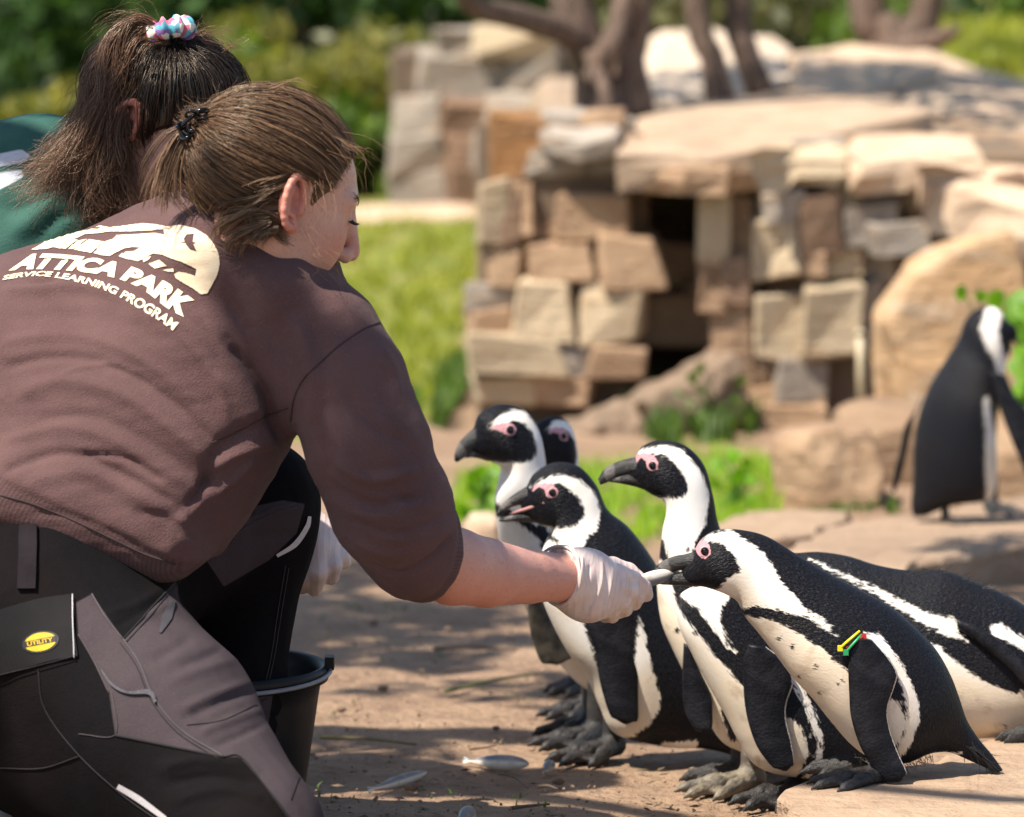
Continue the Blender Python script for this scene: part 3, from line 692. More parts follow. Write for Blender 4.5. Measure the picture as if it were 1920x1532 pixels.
# ================================================================== penguins
def plumage_mat():
    t = NT('penguin_plumage')
    uv = t.attr('fuv', 'Vector')
    edge = t.noise(260, 3, .6, t.mapv(uv, (.35, 1.2, 1)))
    edge2 = t.noise(60, 2, .5, uv)
    e = t.math('ADD', t.math('MULTIPLY', t.math('SUBTRACT', edge, .5), 21.0), t.math('MULTIPLY', t.math('SUBTRACT', edge2, .5), 8.0))
    w = t.ramp(t.math('ADD', t.attr('wht'), e), -2.6, 2.6)
    big = t.noise(14, 4, .6, uv)
    fine = t.noise(900, 2, .5, t.mapv(uv, (.3, 1, 1)))
    black = t.mix(t.ramp(fine, .45, .8), (.005, .0052, .0075), (.032, .033, .042))  # lighter bluish flecks put feather glints and sheen into the black
    black = t.mix(t.math('MULTIPLY', t.ramp(big, .5, .8), .5), black, (.014, .010, .009))
    white = t.mix(t.attr('crm'), (.80, .77, .74), (.76, .64, .48))
    white = t.mix(t.ramp(big, .35, .75), white, (.68, .60, .50)); white = t.mix(t.math('MULTIPLY', t.math('MULTIPLY', t.ramp(t.noise(22, 5, .65, uv), .52, .72), t.attr('crm')), .55), white, (.36, .25, .16))
    white = t.mix(t.math('MULTIPLY', t.ramp(fine, .5, .9), .35), white, (.45, .40, .36))
    c = t.mix(w, black, white)
    pk = t.ramp(t.math('ADD', t.math('SUBTRACT', t.attr('pnk'), 1.6), t.math('MULTIPLY', t.math('SUBTRACT', edge, .5), 5.0)), -.8, .8)
    c = t.mix(pk, c, (.60, .30, .33))
    t.col(c); t.set(Roughness=t.math('ADD', .42, t.math('MULTIPLY', w, .4)))
    t.b.inputs['Specular IOR Level'].default_value = .16
    v = t.vor(430, t.mapv(uv, (.45, 1, 1)))
    h = t.math('ADD', t.math('MULTIPLY', v, -.5), t.math('ADD', t.math('MULTIPLY', fine, .8), t.math('MULTIPLY', t.noise(300, 3, .6, t.mapv(uv, (.22, 1, 1))), .9)))
    t.bump(t.math('MULTIPLY', h, t.math('SUBTRACT', 1.0, t.math('MULTIPLY', w, .86))), .8, .0022)
    return t.m
M_PLUM = plumage_mat()
def flipper_mat():
    t = NT('flipper_skin')
    uv = t.attr('fuv', 'Vector')
    w = t.ramp(t.math('ADD', t.attr('wht'), t.math('MULTIPLY', t.math('SUBTRACT', t.noise(400, 3, .6, uv), .5), 8.0)), -1, 1)
    c = t.mix(t.ramp(t.noise(40, 4, .6, uv), .4, .75), (.005, .005, .007), (.016, .016, .020))
    t.col(t.mix(w, c, (.50, .44, .38)))
    t.set(Roughness=.42); t.b.inputs['Specular IOR Level'].default_value = .18
    t.bump(t.vor(420, t.mapv(uv, (.8, 1, 1))), .45, .0012)
    return t.m
M_FLIP = flipper_mat()
def beak_mat():
    t = NT('penguin_beak')
    b = t.ramp(t.math('ADD', t.attr('band'), t.math('MULTIPLY', t.noise(200, 3), .25)), .45, .75)
    c = t.mix(t.noise(160, 4), (.004, .004, .0045), (.020, .018, .017))
    t.col(t.mix(b, c, (.10, .088, .08))); t.set(Roughness=.28)
    t.bump(t.noise(260, 4, .6, t.mapv(t.co(), (1, 1, 2.5))), .9, .002)
    return t.m
M_BEAK = beak_mat()
M_EYE = simple('penguin_eye', (.006, .004, .004), rough=.05)
M_PINK = simple('pink_eye_skin', (.64, .36, .38), (.55, .28, .3), 300, .5, 500, .3, .001)
M_MOUTH = simple('mouth_pink', (.50, .25, .24), rough=.4)
M_FOOT = simple('penguin_foot', (.010, .009, .009), (.032, .028, .026), 120, .55, 420, .8, .002)
M_FOOTP = simple('pale_penguin_foot', (.20, .17, .12), (.07, .06, .052), 70, .45, 420, .8, .002)
M_TAIL = simple('tail_bristles', (.010, .010, .012), (.03, .027, .026), 90, .5)

def make_foot_mesh(top=.07):
    def fn(P):
        d = cone(P, (0, 0, top), (0, 0, .02), .0125, .0135)
        heel = cone(P, (-.006, 0, .012), (.012, 0, .012), .0115, .0115)
        d = smin(d, heel, .008)
        tips = [(.074, .034), (.088, 0.002), (.072, -.032)]
        roots = [(.008, .006), (.01, 0), (.008, -.006)]
        toe = None
        for (x, y), (x0, y0) in zip(tips, roots):
            mx, my = x0 + (x - x0) * .5, y0 + (y - y0) * .55
            e = chain(P, [((x0, y0, .013), .0095), ((mx, my, .0115), .0075), ((x, y, .007), .0062)], .004)
            kn = cone(P, (mx - .004, my, .014), (mx + .006, my, .013), .0062, .0062)
            e = smin(e, kn, .004)
            e = smin(e, cone(P, (x, y, .008), (x + .014, y * 1.12, .003), .0048, .0012), .002)
            toe = e if toe is None else np.minimum(toe, e)
        d = smin(d, toe, .006)
        for s in (0, 1):
            for k in np.linspace(.25, .78, 7):
                a = np.array(roots[s * 1]); b = np.array(roots[s + 1])
                pa = a + (np.array(tips[s]) - a) * k; pb = b + (np.array(tips[s + 1]) - b) * k
                m = (pa + pb) / 2 - np.array([.004 * k * 2, 0])
                d = smin(d, chain(P, [((*pa, .008), .0035), ((*m, .0055), .003), ((*pb, .008), .0035)]), .004)
        return d
    V, Fc = sdf_mesh(fn, (-.03, -.055, -.008), (.12, .055, .09), .0017)
    V[:, 2] += .0012 * noise3(V * 300, 3, 2)
    me = bpy.data.meshes.new('foot'); me.from_pydata(V.tolist(), [], Fc.tolist())
    me.polygons.foreach_set('use_smooth', np.ones(len(me.polygons), bool)); me.materials.append(M_FOOT)
    return me
FOOT = make_foot_mesh(); FOOTL = make_foot_mesh(.03); FOOTP = FOOT.copy(); FOOTP.materials[0] = M_FOOTP

class Penguin:
    def __init__(s, label, d, px0, yaw=0.0, group='penguins gathered round the keeper', base_px=None, dz=0.0):
        s.d = d; s.p0 = at(px0, 1100, d); y = math.radians(yaw)
        s.fwd = np.array([math.cos(y), math.sin(y), 0]); s.lat = np.array([-math.sin(y), math.cos(y), 0])
        s.k = d / F_PX
        b = at_plane(*(base_px or (px0, 1400)), s.p0, s.lat)
        b[2] = zg(b[1]) + dz
        s.root = empty('penguin', b, label, 'penguin', group)
    def P(s, px, py, lat=0.0):
        return at_plane(px, py, s.p0, s.lat) + s.lat * (lat * s.k)
    def loft(s, name, st, mat, n=10, m=56, white=(), pink=(), cream=(), lat=None, parent=None, tip0=True, belly=.12, extra=None, rag=0.0):
        st = np.asarray(st, float)
        C = catmull(st, n); N = len(C)
        D, Vv, w = C[:, 0:2], C[:, 2:4], np.maximum(C[:, 4], .5)
        off = C[:, 5] if C.shape[1] > 5 else np.zeros(N)
        c, a = (D + Vv) / 2, (D - Vv) / 2
        ph = np.arange(m) * 2 * math.pi / m
        X2 = c[:, None, :] + a[:, None, :] * np.cos(ph)[None, :, None]                 # photograph-plane coordinates
        L = w[:, None] * np.sin(ph)[None, :] * (1 - belly * np.cos(ph)[None, :]) + off[:, None]
        if rag: X2 = X2 + rag * RNG.normal(size=X2.shape)
        Vw = np.array([s.P(x, y, l) for (x, y), l in zip(X2.reshape(-1, 2), L.ravel())])
        cen = [s.P(*c[i], off[i]) for i in (0, -1)]
        Fc = grid_faces(N, m)[:, ::-1].tolist()
        n0 = len(Vw); Vw = np.vstack([Vw, cen])
        Fc += [[n0, j, (j + 1) % m] for j in range(m)]
        Fc += [[n0 + 1, (N - 1) * m + (j + 1) % m, (N - 1) * m + j] for j in range(m)]
        X2f = np.vstack([X2.reshape(-1, 2), c[0], c[-1]])
        sl = np.concatenate([[0], np.cumsum(np.linalg.norm(np.diff(c, axis=0), axis=1))]) * s.k
        rad = (np.linalg.norm(a, axis=1) + w) / 2 * s.k
        uu = np.repeat(sl, m); phs = np.where(ph > math.pi, ph - 2 * math.pi, ph)
        vv = (np.abs(phs)[None, :] * rad[:, None]).ravel()
        fuv = np.stack([np.append(uu, [0, sl[-1]]), np.append(vv, [0, 0]), np.append(np.tile(np.sign(phs), N), [0, 0]) * .3], 1)
        wd_ = np.full(len(X2f), -60.0)
        for sg, poly in white:
            q = sdpoly(X2f, poly) if len(poly) > 2 else poly[1] - np.hypot(*(X2f - np.array(poly[0])).T)
            wd_ = np.maximum(wd_, q) if sg > 0 else np.minimum(wd_, -q)
        pk = np.full(len(X2f), -60.0)
        for poly in pink: pk = np.maximum(pk, sdpoly(X2f, poly))
        cr = np.zeros(len(X2f))
        for poly in cream: cr = np.maximum(cr, np.clip(sdpoly(X2f, poly) / 40 + .5, 0, 1))
        at_ = {'wht': wd_, 'pnk': pk, 'crm': cr, 'fuv': fuv}
        if extra is not None: at_.update(extra(C, m))
        o = mk(name, Vw, Fc, mat, parent or s.root, attrs=at_)
        s.tree_ = (Vw, Fc)
        return o
    def body(s, st, **kw):
        s.st = np.asarray(st, float)
        c0, c1 = (s.st[0, :2] + s.st[0, 2:4]) / 2, (s.st[1, :2] + s.st[1, 2:4]) / 2; dv = (c0 - c1) / np.linalg.norm(c0 - c1)
        a0 = (s.st[0, :2] - s.st[0, 2:4]) / 2; cc = c0 + dv * 15
        st = np.vstack([[*(cc + a0 * .5), *(cc - a0 * .5), s.st[0, 4] * .55], s.st])
        s.b = s.loft('body', st, M_PLUM, **kw)
        s.bt = bvh(*s.tree_)
        return s.b
    def side(s, px, py, sgn=-1):
        """point on the flank, seen along the penguin's lateral axis"""
        p = s.P(px, py); dr = -sgn * s.lat
        h = s.bt.ray_cast(Vector((p - dr * 2).tolist()), Vector(dr.tolist()))
        return (np.array(h[0]), np.array(h[1])) if h[0] is not None else (p, -dr)
    def eye(s, px, py, r, both=True, ring=1.55):
        for sg in ((-1, 1) if both else (-1,)):
            p, n = s.side(px, py, sg)
            k = s.k; R = r * k
            if n @ (sg * s.lat) < 0: n = -n
            nrm = (n + sg * s.lat) ; nrm = nrm / np.linalg.norm(nrm)
            u = np.cross(nrm, (0, 0, 1)); u /= np.linalg.norm(u); v = np.cross(nrm, u)
            th = np.linspace(0, math.pi / 2, 8)[:, None]; ph = np.arange(20)[None, :] * 2 * math.pi / 20
            S = p + R * (np.sin(th)[..., None] * (np.cos(ph)[..., None] * u + np.sin(ph)[..., None] * v) + (np.cos(th)[..., None] * .8 - .05) * nrm)
            eo = mk('eye', S.reshape(-1, 3), grid_faces(8, 20).tolist(), M_EYE, s.root)
            a = np.arange(28) * 2 * math.pi / 28
            path = p + (R * 1.12) * (np.cos(a)[:, None] * u + np.sin(a)[:, None] * v) + nrm * R * .05
            b = np.arange(8) * 2 * math.pi / 8
            rd = (path - p - nrm * R * .05); rd /= np.linalg.norm(rd, axis=1)[:, None]
            T = path[:, None, :] + R * .22 * (np.cos(b)[None, :, None] * rd[:, None, :] + np.sin(b)[None, :, None] * nrm)
            i = np.arange(28)[:, None]; j = np.arange(8)[None, :]
            Fc = np.stack([i * 8 + j, i * 8 + (j + 1) % 8, ((i + 1) % 28) * 8 + (j + 1) % 8, ((i + 1) % 28) * 8 + j], -1).reshape(-1, 4)
            mk('eyelid', T.reshape(-1, 3), Fc.tolist(), M_PINK, eo)
    def beak(s, up, lo, band=(.55, .82)):
        def ex(C, m):
            t = np.linspace(0, 1, len(C)); b = np.exp(-((t - (band[0] + band[1]) / 2) / .13) ** 2)
            return {'band': np.append(np.repeat(b, m), [0, 0])}
        s.loft('upper_beak', up, M_BEAK, n=8, m=20, extra=ex, belly=.1)
        s.loft('lower_beak', lo, M_BEAK, n=8, m=20, extra=ex, belly=.1)
    def flipper(s, st, lat0, lat1, th=9, pale=2.5, mat=None, under=None, bow=0.0):
        st = np.asarray(st, float); N = len(st)
        t = np.linspace(0, 1, N)
        rows = [(*r[:4], th * (1.25 - .75 * tt), lat0 + (lat1 - lat0) * tt + bow * math.sin(math.pi * tt)) for r, tt in zip(st, t)]
        a = np.array(rows[0]); b = np.array(rows[-1])
        mid = (b[0:2] + b[2:4]) / 2; dirv = mid - (np.array(rows[-2])[0:2] + np.array(rows[-2])[2:4]) / 2
        tip = mid + dirv * .35
        rows.append((*(b[0:2] * .45 + tip * .55 + (b[0:2] - mid) * .15), *(b[2:4] * .45 + tip * .55 + (b[2:4] - mid) * .15), 3.0, b[5]))
        rows.append((*(tip + (b[0:2] - mid) * .12), *(tip + (b[2:4] - mid) * .12), 1.5, b[5]))
        def ex(C, m):
            ph = np.arange(m) * 2 * math.pi / m
            e = np.tile((-np.cos(ph) - .93) * 60, len(C))          # pale trailing edge
            e = e - np.repeat(np.where(np.linspace(0, 1, len(C)) > .93, 30, 0), m)
            return {'wht': np.append(e * (1 if pale else 0) - (0 if pale else 50), [-50, -50])}
        return s.loft('flipper', rows, mat or M_FLIP, n=8, m=36, extra=ex, belly=0)
    def foot(s, heel, toe, lat=0.0, pale=False, z=None, up=.07, size=1.0, low=False):
        hg = at_ground(*heel, z or 0.0); tg = at_ground(*toe, z or 0.0)
        dv = tg - hg; dv[2] = 0
        o = bpy.data.objects.new('foot', FOOTP if pale else FOOTL if low else FOOT); COL.objects.link(o); o.parent = s.root
        o.location = (hg - ORG[s.root.name]).tolist()
        L = np.linalg.norm(dv) / .095
        L = min(max(L, .55), 1.25)
        o.rotation_euler = (0, 0, math.atan2(dv[1], dv[0])); o.scale = (L, L * .9, size * up / .07)
        return o
    def bristles(s, pts, dirs, n, ln, rad=.9, name='tail_feathers', spread=.25, lat=14):
        """stiff feathers growing from a polyline in the sagittal plane"""
        pts = np.asarray(pts, float); C = catmull(pts, 20) if len(pts) > 2 else np.linspace(pts[0], pts[-1], 40)
        K = 5; P_ = np.zeros((n, K, 3)); dv = np.asarray(dirs, float)
        for i in range(n):
            c = C[RNG.integers(len(C))]; l0 = RNG.uniform(-lat, lat)
            dd = dv + RNG.normal(size=2) * spread * np.linalg.norm(dv); L = ln * RNG.uniform(.5, 1.1)
            dd = dd / np.linalg.norm(dd)
            for k in range(K):
                t = k / (K - 1); P_[i, k] = s.P(*(c + dd * L * (t - .35)), l0 * (1 + .3 * t))
        V, Fc = strands(P_, np.full(n, rad * s.k), 3, .15)
        return mk(name, V, Fc, M_TAIL, s.root)

G = 'penguins gathered round the keeper'
# ---- the tagged penguin taking the fish, on the flat rock
p1 = Penguin('penguin with yellow, green and red flipper ties taking fish from the gloved hand', 5.8, 1560, 4, G, (1620, 1480), .075)
p1.body([
 (1299,1037,1288,1096,17),(1317,1009,1322,1101,31),(1348,993,1358,1113,38),(1392,994,1382,1128,40),(1438,1006,1396,1155,43),
 (1490,1037,1422,1187,54),(1545,1070,1452,1225,68),(1605,1102,1486,1270,83),(1665,1134,1521,1307,92),(1715,1175,1557,1352,95),
 (1755,1218,1598,1398,92),(1782,1265,1645,1428,80),(1799,1310,1695,1430,60),(1813,1350,1735,1414,38),(1835,1385,1776,1410,22),
 (1860,1415,1818,1426,17),(1880,1443,1866,1448,9)],
 white=[(1,[(1308,1016),(1330,1001),(1348,995),(1366,992),(1396,1008),(1430,1034),(1446,1060),(1457,1083),(1484,1110),(1508,1137),(1535,1148),(1566,1184),(1538,1170),(1511,1151),(1481,1143),(1450,1135),(1411,1128),(1390,1140),(1360,1135),(1340,1106),(1350,1096),(1361,1079),(1384,1062),(1374,1041),(1361,1025),(1346,1013),(1326,1013)]),
        (1,[(1400,1150),(1442,1156),(1469,1167),(1500,1184),(1531,1204),(1554,1227),(1580,1249),(1620,1285),(1664,1297),(1681,1318),(1686,1345),(1677,1376),(1655,1402),(1600,1440),(1500,1350),(1370,1190)]),
        (1,[(1608,1174),(1639,1178),(1662,1207),(1681,1237),(1696,1268),(1710,1307),(1710,1338),(1700,1376),(1681,1413),(1669,1397),(1681,1365),(1689,1328),(1681,1291),(1669,1257),(1654,1226),(1631,1199),(1606,1186)]),
        (-1,[(1454,1190),4]),(-1,[(1479,1204),4]),(-1,[(1518,1238),5]),(-1,[(1562,1266),5]),(-1,[(1493,1262),3]),(-1,[(1530,1290),3]),
        (1,[(1740,1408),(1800,1408),(1790,1422),(1750,1424)])],
 pink=[[(1300,1026),(1306,1012),(1322,1008),(1330,1020),(1331,1036),(1318,1047),(1306,1040)]],
 cream=[[(1370,1150),(1460,1150),(1700,1300),(1720,1440),(1560,1440),(1380,1210)], [(1340,1085),(1385,1070),(1420,1130),(1380,1140)]])
p1.eye(1319,1031,8)
p1.beak([(1316,1028,1306,1066,16),(1290,1038,1288,1068,12),(1268,1042,1272,1070,10),(1248,1049,1258,1074,8),(1234,1058,1243,1077,7),(1225,1070,1230,1081,3.5)],
        [(1318,1062,1308,1100,16),(1292,1068,1284,1099,12),(1264,1076,1258,1097,9),(1242,1082,1240,1096,7),(1227,1087,1228,1093,3)])
p1.flipper([(1586,1178,1622,1186),(1578,1207,1652,1220),(1576,1240,1667,1246),(1577,1280,1662,1268),(1580,1326,1648,1310),(1595,1376,1652,1350),(1617,1415,1668,1395),(1642,1442,1681,1425)], -93, -120, th=11)
p1.flipper([(1586,1178,1622,1186),(1578,1240,1667,1246),(1577,1280,1662,1268),(1595,1376,1652,1350),(1642,1442,1681,1425)], 93, 120, th=11)
p1.foot((1652,1468), (1528,1480), z=.07, up=.07, low=True)
p1.foot((1636,1448), (1508,1452), z=.07, up=.07, low=True)
p1.bristles([(1800,1390),(1835,1410),(1850,1430)], (36,36), 190, 60, 1.25, lat=20)
p1.bristles([(1600,1412),(1650,1432),(1700,1428),(1740,1412)], (10,16), 160, 20, .6, 'belly_fringe', .5, 60)
# flipper ties
def tie(name, pts, col, r=2.6):
    P_ = [p1.P(x, y, l) for x, y, l in pts]
    C = catmull(P_, 8); V, Fc = tube(C, r * p1.k, 6)
    m = simple('tie_' + name, col, tuple(c * .85 for c in col), 60, .35)
    r_ = mk(name + '_tie', V, Fc, m, p1.root)
    h0 = np.array(P_[0]); dz = np.array([0, 0, 1.0]); s = 4.6 * p1.k
    c = [h0 + s * (a * p1.fwd + b * p1.lat * .7 + g * dz * 1.15) for a in (-1, 1) for b in (-1, 1) for g in (-1, 1)]
    hole = [[0,1,3,2],[4,6,7,5],[0,4,5,1],[2,3,7,6],[0,2,6,4],[1,5,7,3]]
    mk('tie_lock', np.array(c), hole, m, r_, smooth=False)
tie('yellow', [(1561,1200,-100),(1572,1188,-106),(1588,1175,-104),(1598,1170,-92)], (.80,.70,.02))
tie('green', [(1571,1207,-104),(1582,1193,-108),(1594,1181,-104),(1601,1176,-92)], (.02,.34,.12))
tie('red', [(1605,1179,-98),(1596,1182,-103),(1582,1192,-104),(1574,1200,-98)], (.55,.03,.03), 2.2)

# ---- the penguin half hidden behind it
p2 = Penguin('penguin with a broad white collar whose head is hidden by the tagged penguin', 6.05, 1450, 0, G, (1430, 1490))
p2.body([
 (1318,1052,1315,1090,14),(1345,1032,1340,1098,27),(1382,1024,1352,1104,34),(1420,1045,1312,1100,38),(1447,1090,1272,1120,52),
 (1475,1140,1273,1172,66),(1505,1195,1298,1228,78),(1545,1250,1328,1285,86),(1580,1305,1359,1340,88),(1605,1355,1384,1388,84),
 (1620,1398,1416,1434,72),(1630,1425,1480,1455,50),(1640,1445,1560,1460,25),(1652,1458,1630,1464,10)],
 white=[(1,[(1245,1085),(1269,1112),(1280,1119),(1307,1134),(1326,1160),(1346,1184),(1361,1207),(1380,1213),(1361,1188),(1351,1164),(1347,1141),(1354,1122),(1375,1107),(1430,1075),(1380,1040),(1330,1060)]),
        (1,[(1255,1128),(1271,1132),(1284,1157),(1307,1176),(1330,1210),(1357,1237),(1388,1272),(1430,1310),(1469,1330),(1488,1338),(1504,1365),(1511,1403),(1492,1448),(1420,1480),(1340,1440),(1240,1200)]),
        (1,[(1446,1203),(1469,1230),(1496,1268),(1519,1315),(1538,1365),(1538,1403),(1515,1452),(1500,1456),(1523,1415),(1527,1376),(1508,1326),(1488,1288),(1477,1253),(1457,1214)]),
        (-1,[(1303,1180),4]),(-1,[(1296,1096),5])],
 cream=[[(1240,1150),(1390,1260),(1510,1340),(1520,1460),(1400,1460),(1250,1220)]])
p2.beak([(1322,1050,1316,1072,10),(1300,1058,1300,1074,7),(1282,1068,1284,1076,3)], [(1322,1072,1316,1092,9),(1300,1076,1300,1088,6),(1284,1080,1285,1084,2)])
p2.flipper([(1398,1195,1432,1200),(1388,1225,1468,1228),(1389,1268,1482,1262),(1392,1307,1470,1300),(1400,1345,1468,1330),(1415,1384,1477,1370),(1440,1417,1483,1410)], -84, -106, th=11)
p2.flipper([(1398,1195,1432,1200),(1389,1268,1482,1262),(1400,1345,1468,1330),(1440,1417,1483,1410)], 84, 106, th=11)
p2.foot((1410,1480), (1285,1496), pale=True, up=.085)
p2.foot((1500,1500), (1385,1522), up=.09)
p2.bristles([(1480,1452),(1540,1458),(1600,1455)], (6,14), 120, 18, .6, 'belly_fringe', .5, 40)

# ---- the tall alert penguin behind
p3 = Penguin('upright penguin with long white neck standing behind the gloved hand', 6.25, 1300, -4, G, (1370, 1455))
p3.body([
 (1190,860,1199,913,15),(1206,836,1222,927,29),(1240,826,1245,940,37),(1284,835,1249,962,39),(1320,872,1243,990,41),(1337,930,1239,1020,45),
 (1348,985,1235,1060,53),(1375,1040,1232,1105,66),(1410,1100,1240,1165,80),(1440,1170,1262,1218,88),(1462,1240,1290,1275,90),
 (1478,1310,1320,1335,84),(1488,1370,1355,1390,68),(1495,1410,1420,1420,40),(1505,1435,1470,1437,18)],
 white=[(1,[(1186,854),(1200,843),(1224,837),(1251,833),(1279,841),(1300,861),(1317,888),(1328,918),(1329,948),(1322,981),(1306,1006),(1290,1060),(1275,1062),(1254,1040),(1246,1010),(1215,1000),(1215,931),(1246,930),(1279,927),(1295,913),(1284,891),(1268,869),(1251,852),(1238,848),(1215,848)]),
        (1,[(1205,1040),(1240,1046),(1260,1075),(1268,1110),(1290,1180),(1330,1250),(1400,1310),(1410,1430),(1330,1450),(1190,1200)]),
        (-1,[(1352,1303),(1376,1318),(1384,1376),(1372,1382),(1358,1340)]),(-1,[(1272,1172),5]),(-1,[(1290,1022),4])],
 pink=[[(1187,868),(1191,852),(1207,845),(1226,848),(1237,862),(1236,876),(1224,882),(1213,876),(1210,862),(1203,858),(1195,868)]],
 cream=[[(1200,1060),(1290,1150),(1400,1320),(1400,1440),(1250,1300)]])
p3.eye(1225,870,7.5)
p3.beak([(1212,850,1212,892,17),(1190,857,1192,892,13),(1170,862,1172,894,10),(1148,870,1152,899,9),(1132,881,1138,905,7),(1121,898,1126,909,3.5)],
        [(1214,880,1212,920,17),(1190,882,1192,913,12),(1168,886,1170,908,9),(1150,892,1152,905,6),(1140,897,1140,903,3)])
p3.flipper([(1284,1195,1300,1200),(1282,1249,1314,1243),(1283,1291,1335,1288),(1288,1322,1338,1318),(1304,1350,1338,1345)], -72, -95, th=10, pale=0)
p3.flipper([(1340,1130,1380,1130),(1360,1249,1410,1243),(1380,1330,1420,1330)], 72, 95, th=10, pale=0)
p3.foot((1385,1462), (1280,1466), up=.075)
p3.foot((1490,1446), (1425,1448), up=.07)

# ---- the penguin with its beak open
p4 = Penguin('penguin with open beak and hunched back beside the gloved hand', 6.4, 1180, 6, G, (1150, 1420))
p4.body([
 (988,911,994,974,17),(1003,887,1016,985,31),(1040,867,1037,993,39),(1084,874,1031,1006,41),(1117,908,1018,1032,47),(1140,956,1009,1072,60),
 (1180,990,1016,1120,76),(1225,1050,1035,1168,90),(1262,1120,1065,1224,97),(1295,1190,1100,1270,99),(1322,1260,1123,1322,93),
 (1345,1320,1152,1374,79),(1362,1360,1232,1396,57),(1378,1390,1320,1403,30),(1391,1411,1376,1416,13)],
 white=[(1,[(993,913),(1010,899),(1032,889),(1054,886),(1081,896),(1103,910),(1117,932),(1122,959),(1112,987),(1095,1003),(1082,1022),(1068,1050),(980,1065),(985,990),(1018,984),(1037,986),(1065,982),(1087,968),(1091,948),(1078,926),(1057,908),(1040,901)]),
        (-1,[(1012,996),(1022,994),(1046,1008),(1040,1013),(1022,1008)]),
        (1,[(985,1100),(1050,1100),(1085,1160),(1115,1250),(1165,1330),(1185,1370),(1130,1400),(1050,1320),(985,1150)]),
        (1,[(1186,1138),(1196,1171),(1205,1216),(1217,1261),(1226,1291),(1221,1322),(1203,1352),(1172,1370),(1150,1365),(1172,1300),(1178,1200)]),
        (1,[(1235,1382),(1300,1378),(1300,1402),(1235,1400)])],
 pink=[[(992,920),(998,906),(1018,900),(1034,903),(1044,914),(1042,926),(1028,932),(1018,926),(1016,914),(1006,912),(998,921)]],
 cream=[[(985,1120),(1120,1240),(1230,1250),(1230,1380),(1100,1390),(1000,1200)]])
p4.eye(1032,920,7.5)
p4.beak([(1006,902,1014,946,16),(988,912,996,944,13),(968,924,980,946,10),(952,936,960,951,8),(937,950,944,960,6),(930,963,933,968,2.5)],
        [(1026,938,1020,984,16),(1002,950,998,980,11),(968,963,966,978,7),(950,968,948,979,6),(936,974,936,978,3)])
mk('gape', *tube([p4.P(1018,938,-30), p4.P(1002,946,-20), p4.P(975,957,-6), p4.P(955,964,0)], np.array([5,4,3.5,2]) * p4.k, 8), M_MOUTH, p4.root)
p4.flipper([(1100,1130,1180,1125),(1092,1165,1190,1160),(1105,1207,1186,1205),(1110,1249,1184,1250),(1118,1285,1183,1291),(1130,1322,1182,1330)], -80, -108, th=11, pale=0)
p4.flipper([(1060,1130,1120,1125),(1105,1207,1166,1205),(1118,1285,1170,1291)], 80, 105, th=11, pale=0)
p4.foot((1150,1418), (1015,1442), up=.085)
p4.foot((1120,1392), (985,1412), up=.085)
p4.bristles([(1330,1385),(1360,1395),(1385,1405)], (14,22), 70, 34, .9, lat=20)

# ---- the two behind
p5 = Penguin('penguin looking left with grey mottled underside of its flipper showing', 6.65, 1020, 22, G, (1110, 1375))
p5.body([
 (890,800,902,858,18),(901,775,926,868,31),(936,758,946,880,39),(980,766,946,895,41),(1008,803,938,915,43),(1019,850,932,940,46),
 (1025,905,935,975,54),(1040,960,942,1020,64),(1066,1020,957,1075,74),(1092,1090,986,1130,82),(1118,1160,1014,1184,84),
 (1140,1230,1048,1238,76),(1155,1290,1088,1282,58),(1165,1320,1130,1312,28)],
 white=[(1,[(906,804),(914,789),(930,776),(955,766),(977,770),(993,784),(1007,811),(1016,841),(1030,880),(1030,960),(1005,990),(965,968),(940,948),(900,935),(900,900),(910,866),(977,860),(992,848),(993,830),(985,808),(972,792),(955,784),(938,790)]),
        (1,[(915,965),(950,972),(985,1000),(1000,1060),(1040,1120),(1110,1240),(1120,1300),(1040,1280),(930,1120)]),
        (-1,[(983,975),(1003,980),(1012,1030),(1000,1040),(990,1010)])],
 pink=[[(906,810),(911,796),(928,789),(948,789),(957,800),(952,812),(938,816),(928,808),(916,804)]],
 cream=[[(920,1000),(1000,1060),(1120,1240),(1100,1300),(960,1150)]])
p5.eye(943,803,8)
p5.beak([(906,790,908,838,17),(890,802,896,842,14),(874,816,884,848,11),(860,832,874,856,9),(853,850,862,864,6),(852,862,856,867,3)],
        [(916,826,914,865,16),(896,832,898,860,11),(880,842,884,858,8),(870,852,873,859,4)])
p5.flipper([(972,1100,1000,1080),(958,1125,990,1118),(960,1165,1008,1160),(968,1200,1030,1192),(980,1228,1036,1218)], -84, -92, th=8, pale=0,
    mat=simple('flipper_underside', (.10,.085,.06), (.012,.011,.011), 45, .55, 200, .4, .001))
p5.foot((1110,1368), (1022,1388), up=.08)
p5.foot((1105,1338), (1026,1350), up=.08)
p6 = Penguin('penguin peeking out behind the one looking left', 6.95, 1060, 20, G, (1110, 1310))
p6.body([
 (994,818,1000,868,15),(1008,794,1024,878,27),(1040,781,1045,888,34),(1068,796,1046,905,36),(1080,840,1038,930,38),(1084,890,1032,970,44),
 (1095,950,1027,1020,54),(1115,1020,1030,1080,66),(1135,1100,1045,1140,76),(1150,1180,1065,1200,76),(1160,1250,1090,1255,60),(1165,1290,1125,1285,28)],
 white=[(1,[(1018,808),(1026,794),(1040,786),(1058,787),(1070,800),(1078,822),(1083,850),(1090,880),(1085,910),(1020,960),(1005,900),(1055,880),(1068,868),(1073,848),(1069,826),(1058,808),(1046,800)]),
        (1,[(1000,980),(1060,1020),(1110,1200),(1100,1280),(1030,1200)])],
 pink=[[(1018,814),(1022,801),(1036,797),(1052,801),(1058,812),(1054,824),(1044,826),(1038,812),(1028,809),(1022,816)]])
p6.eye(1046,815,6.5)
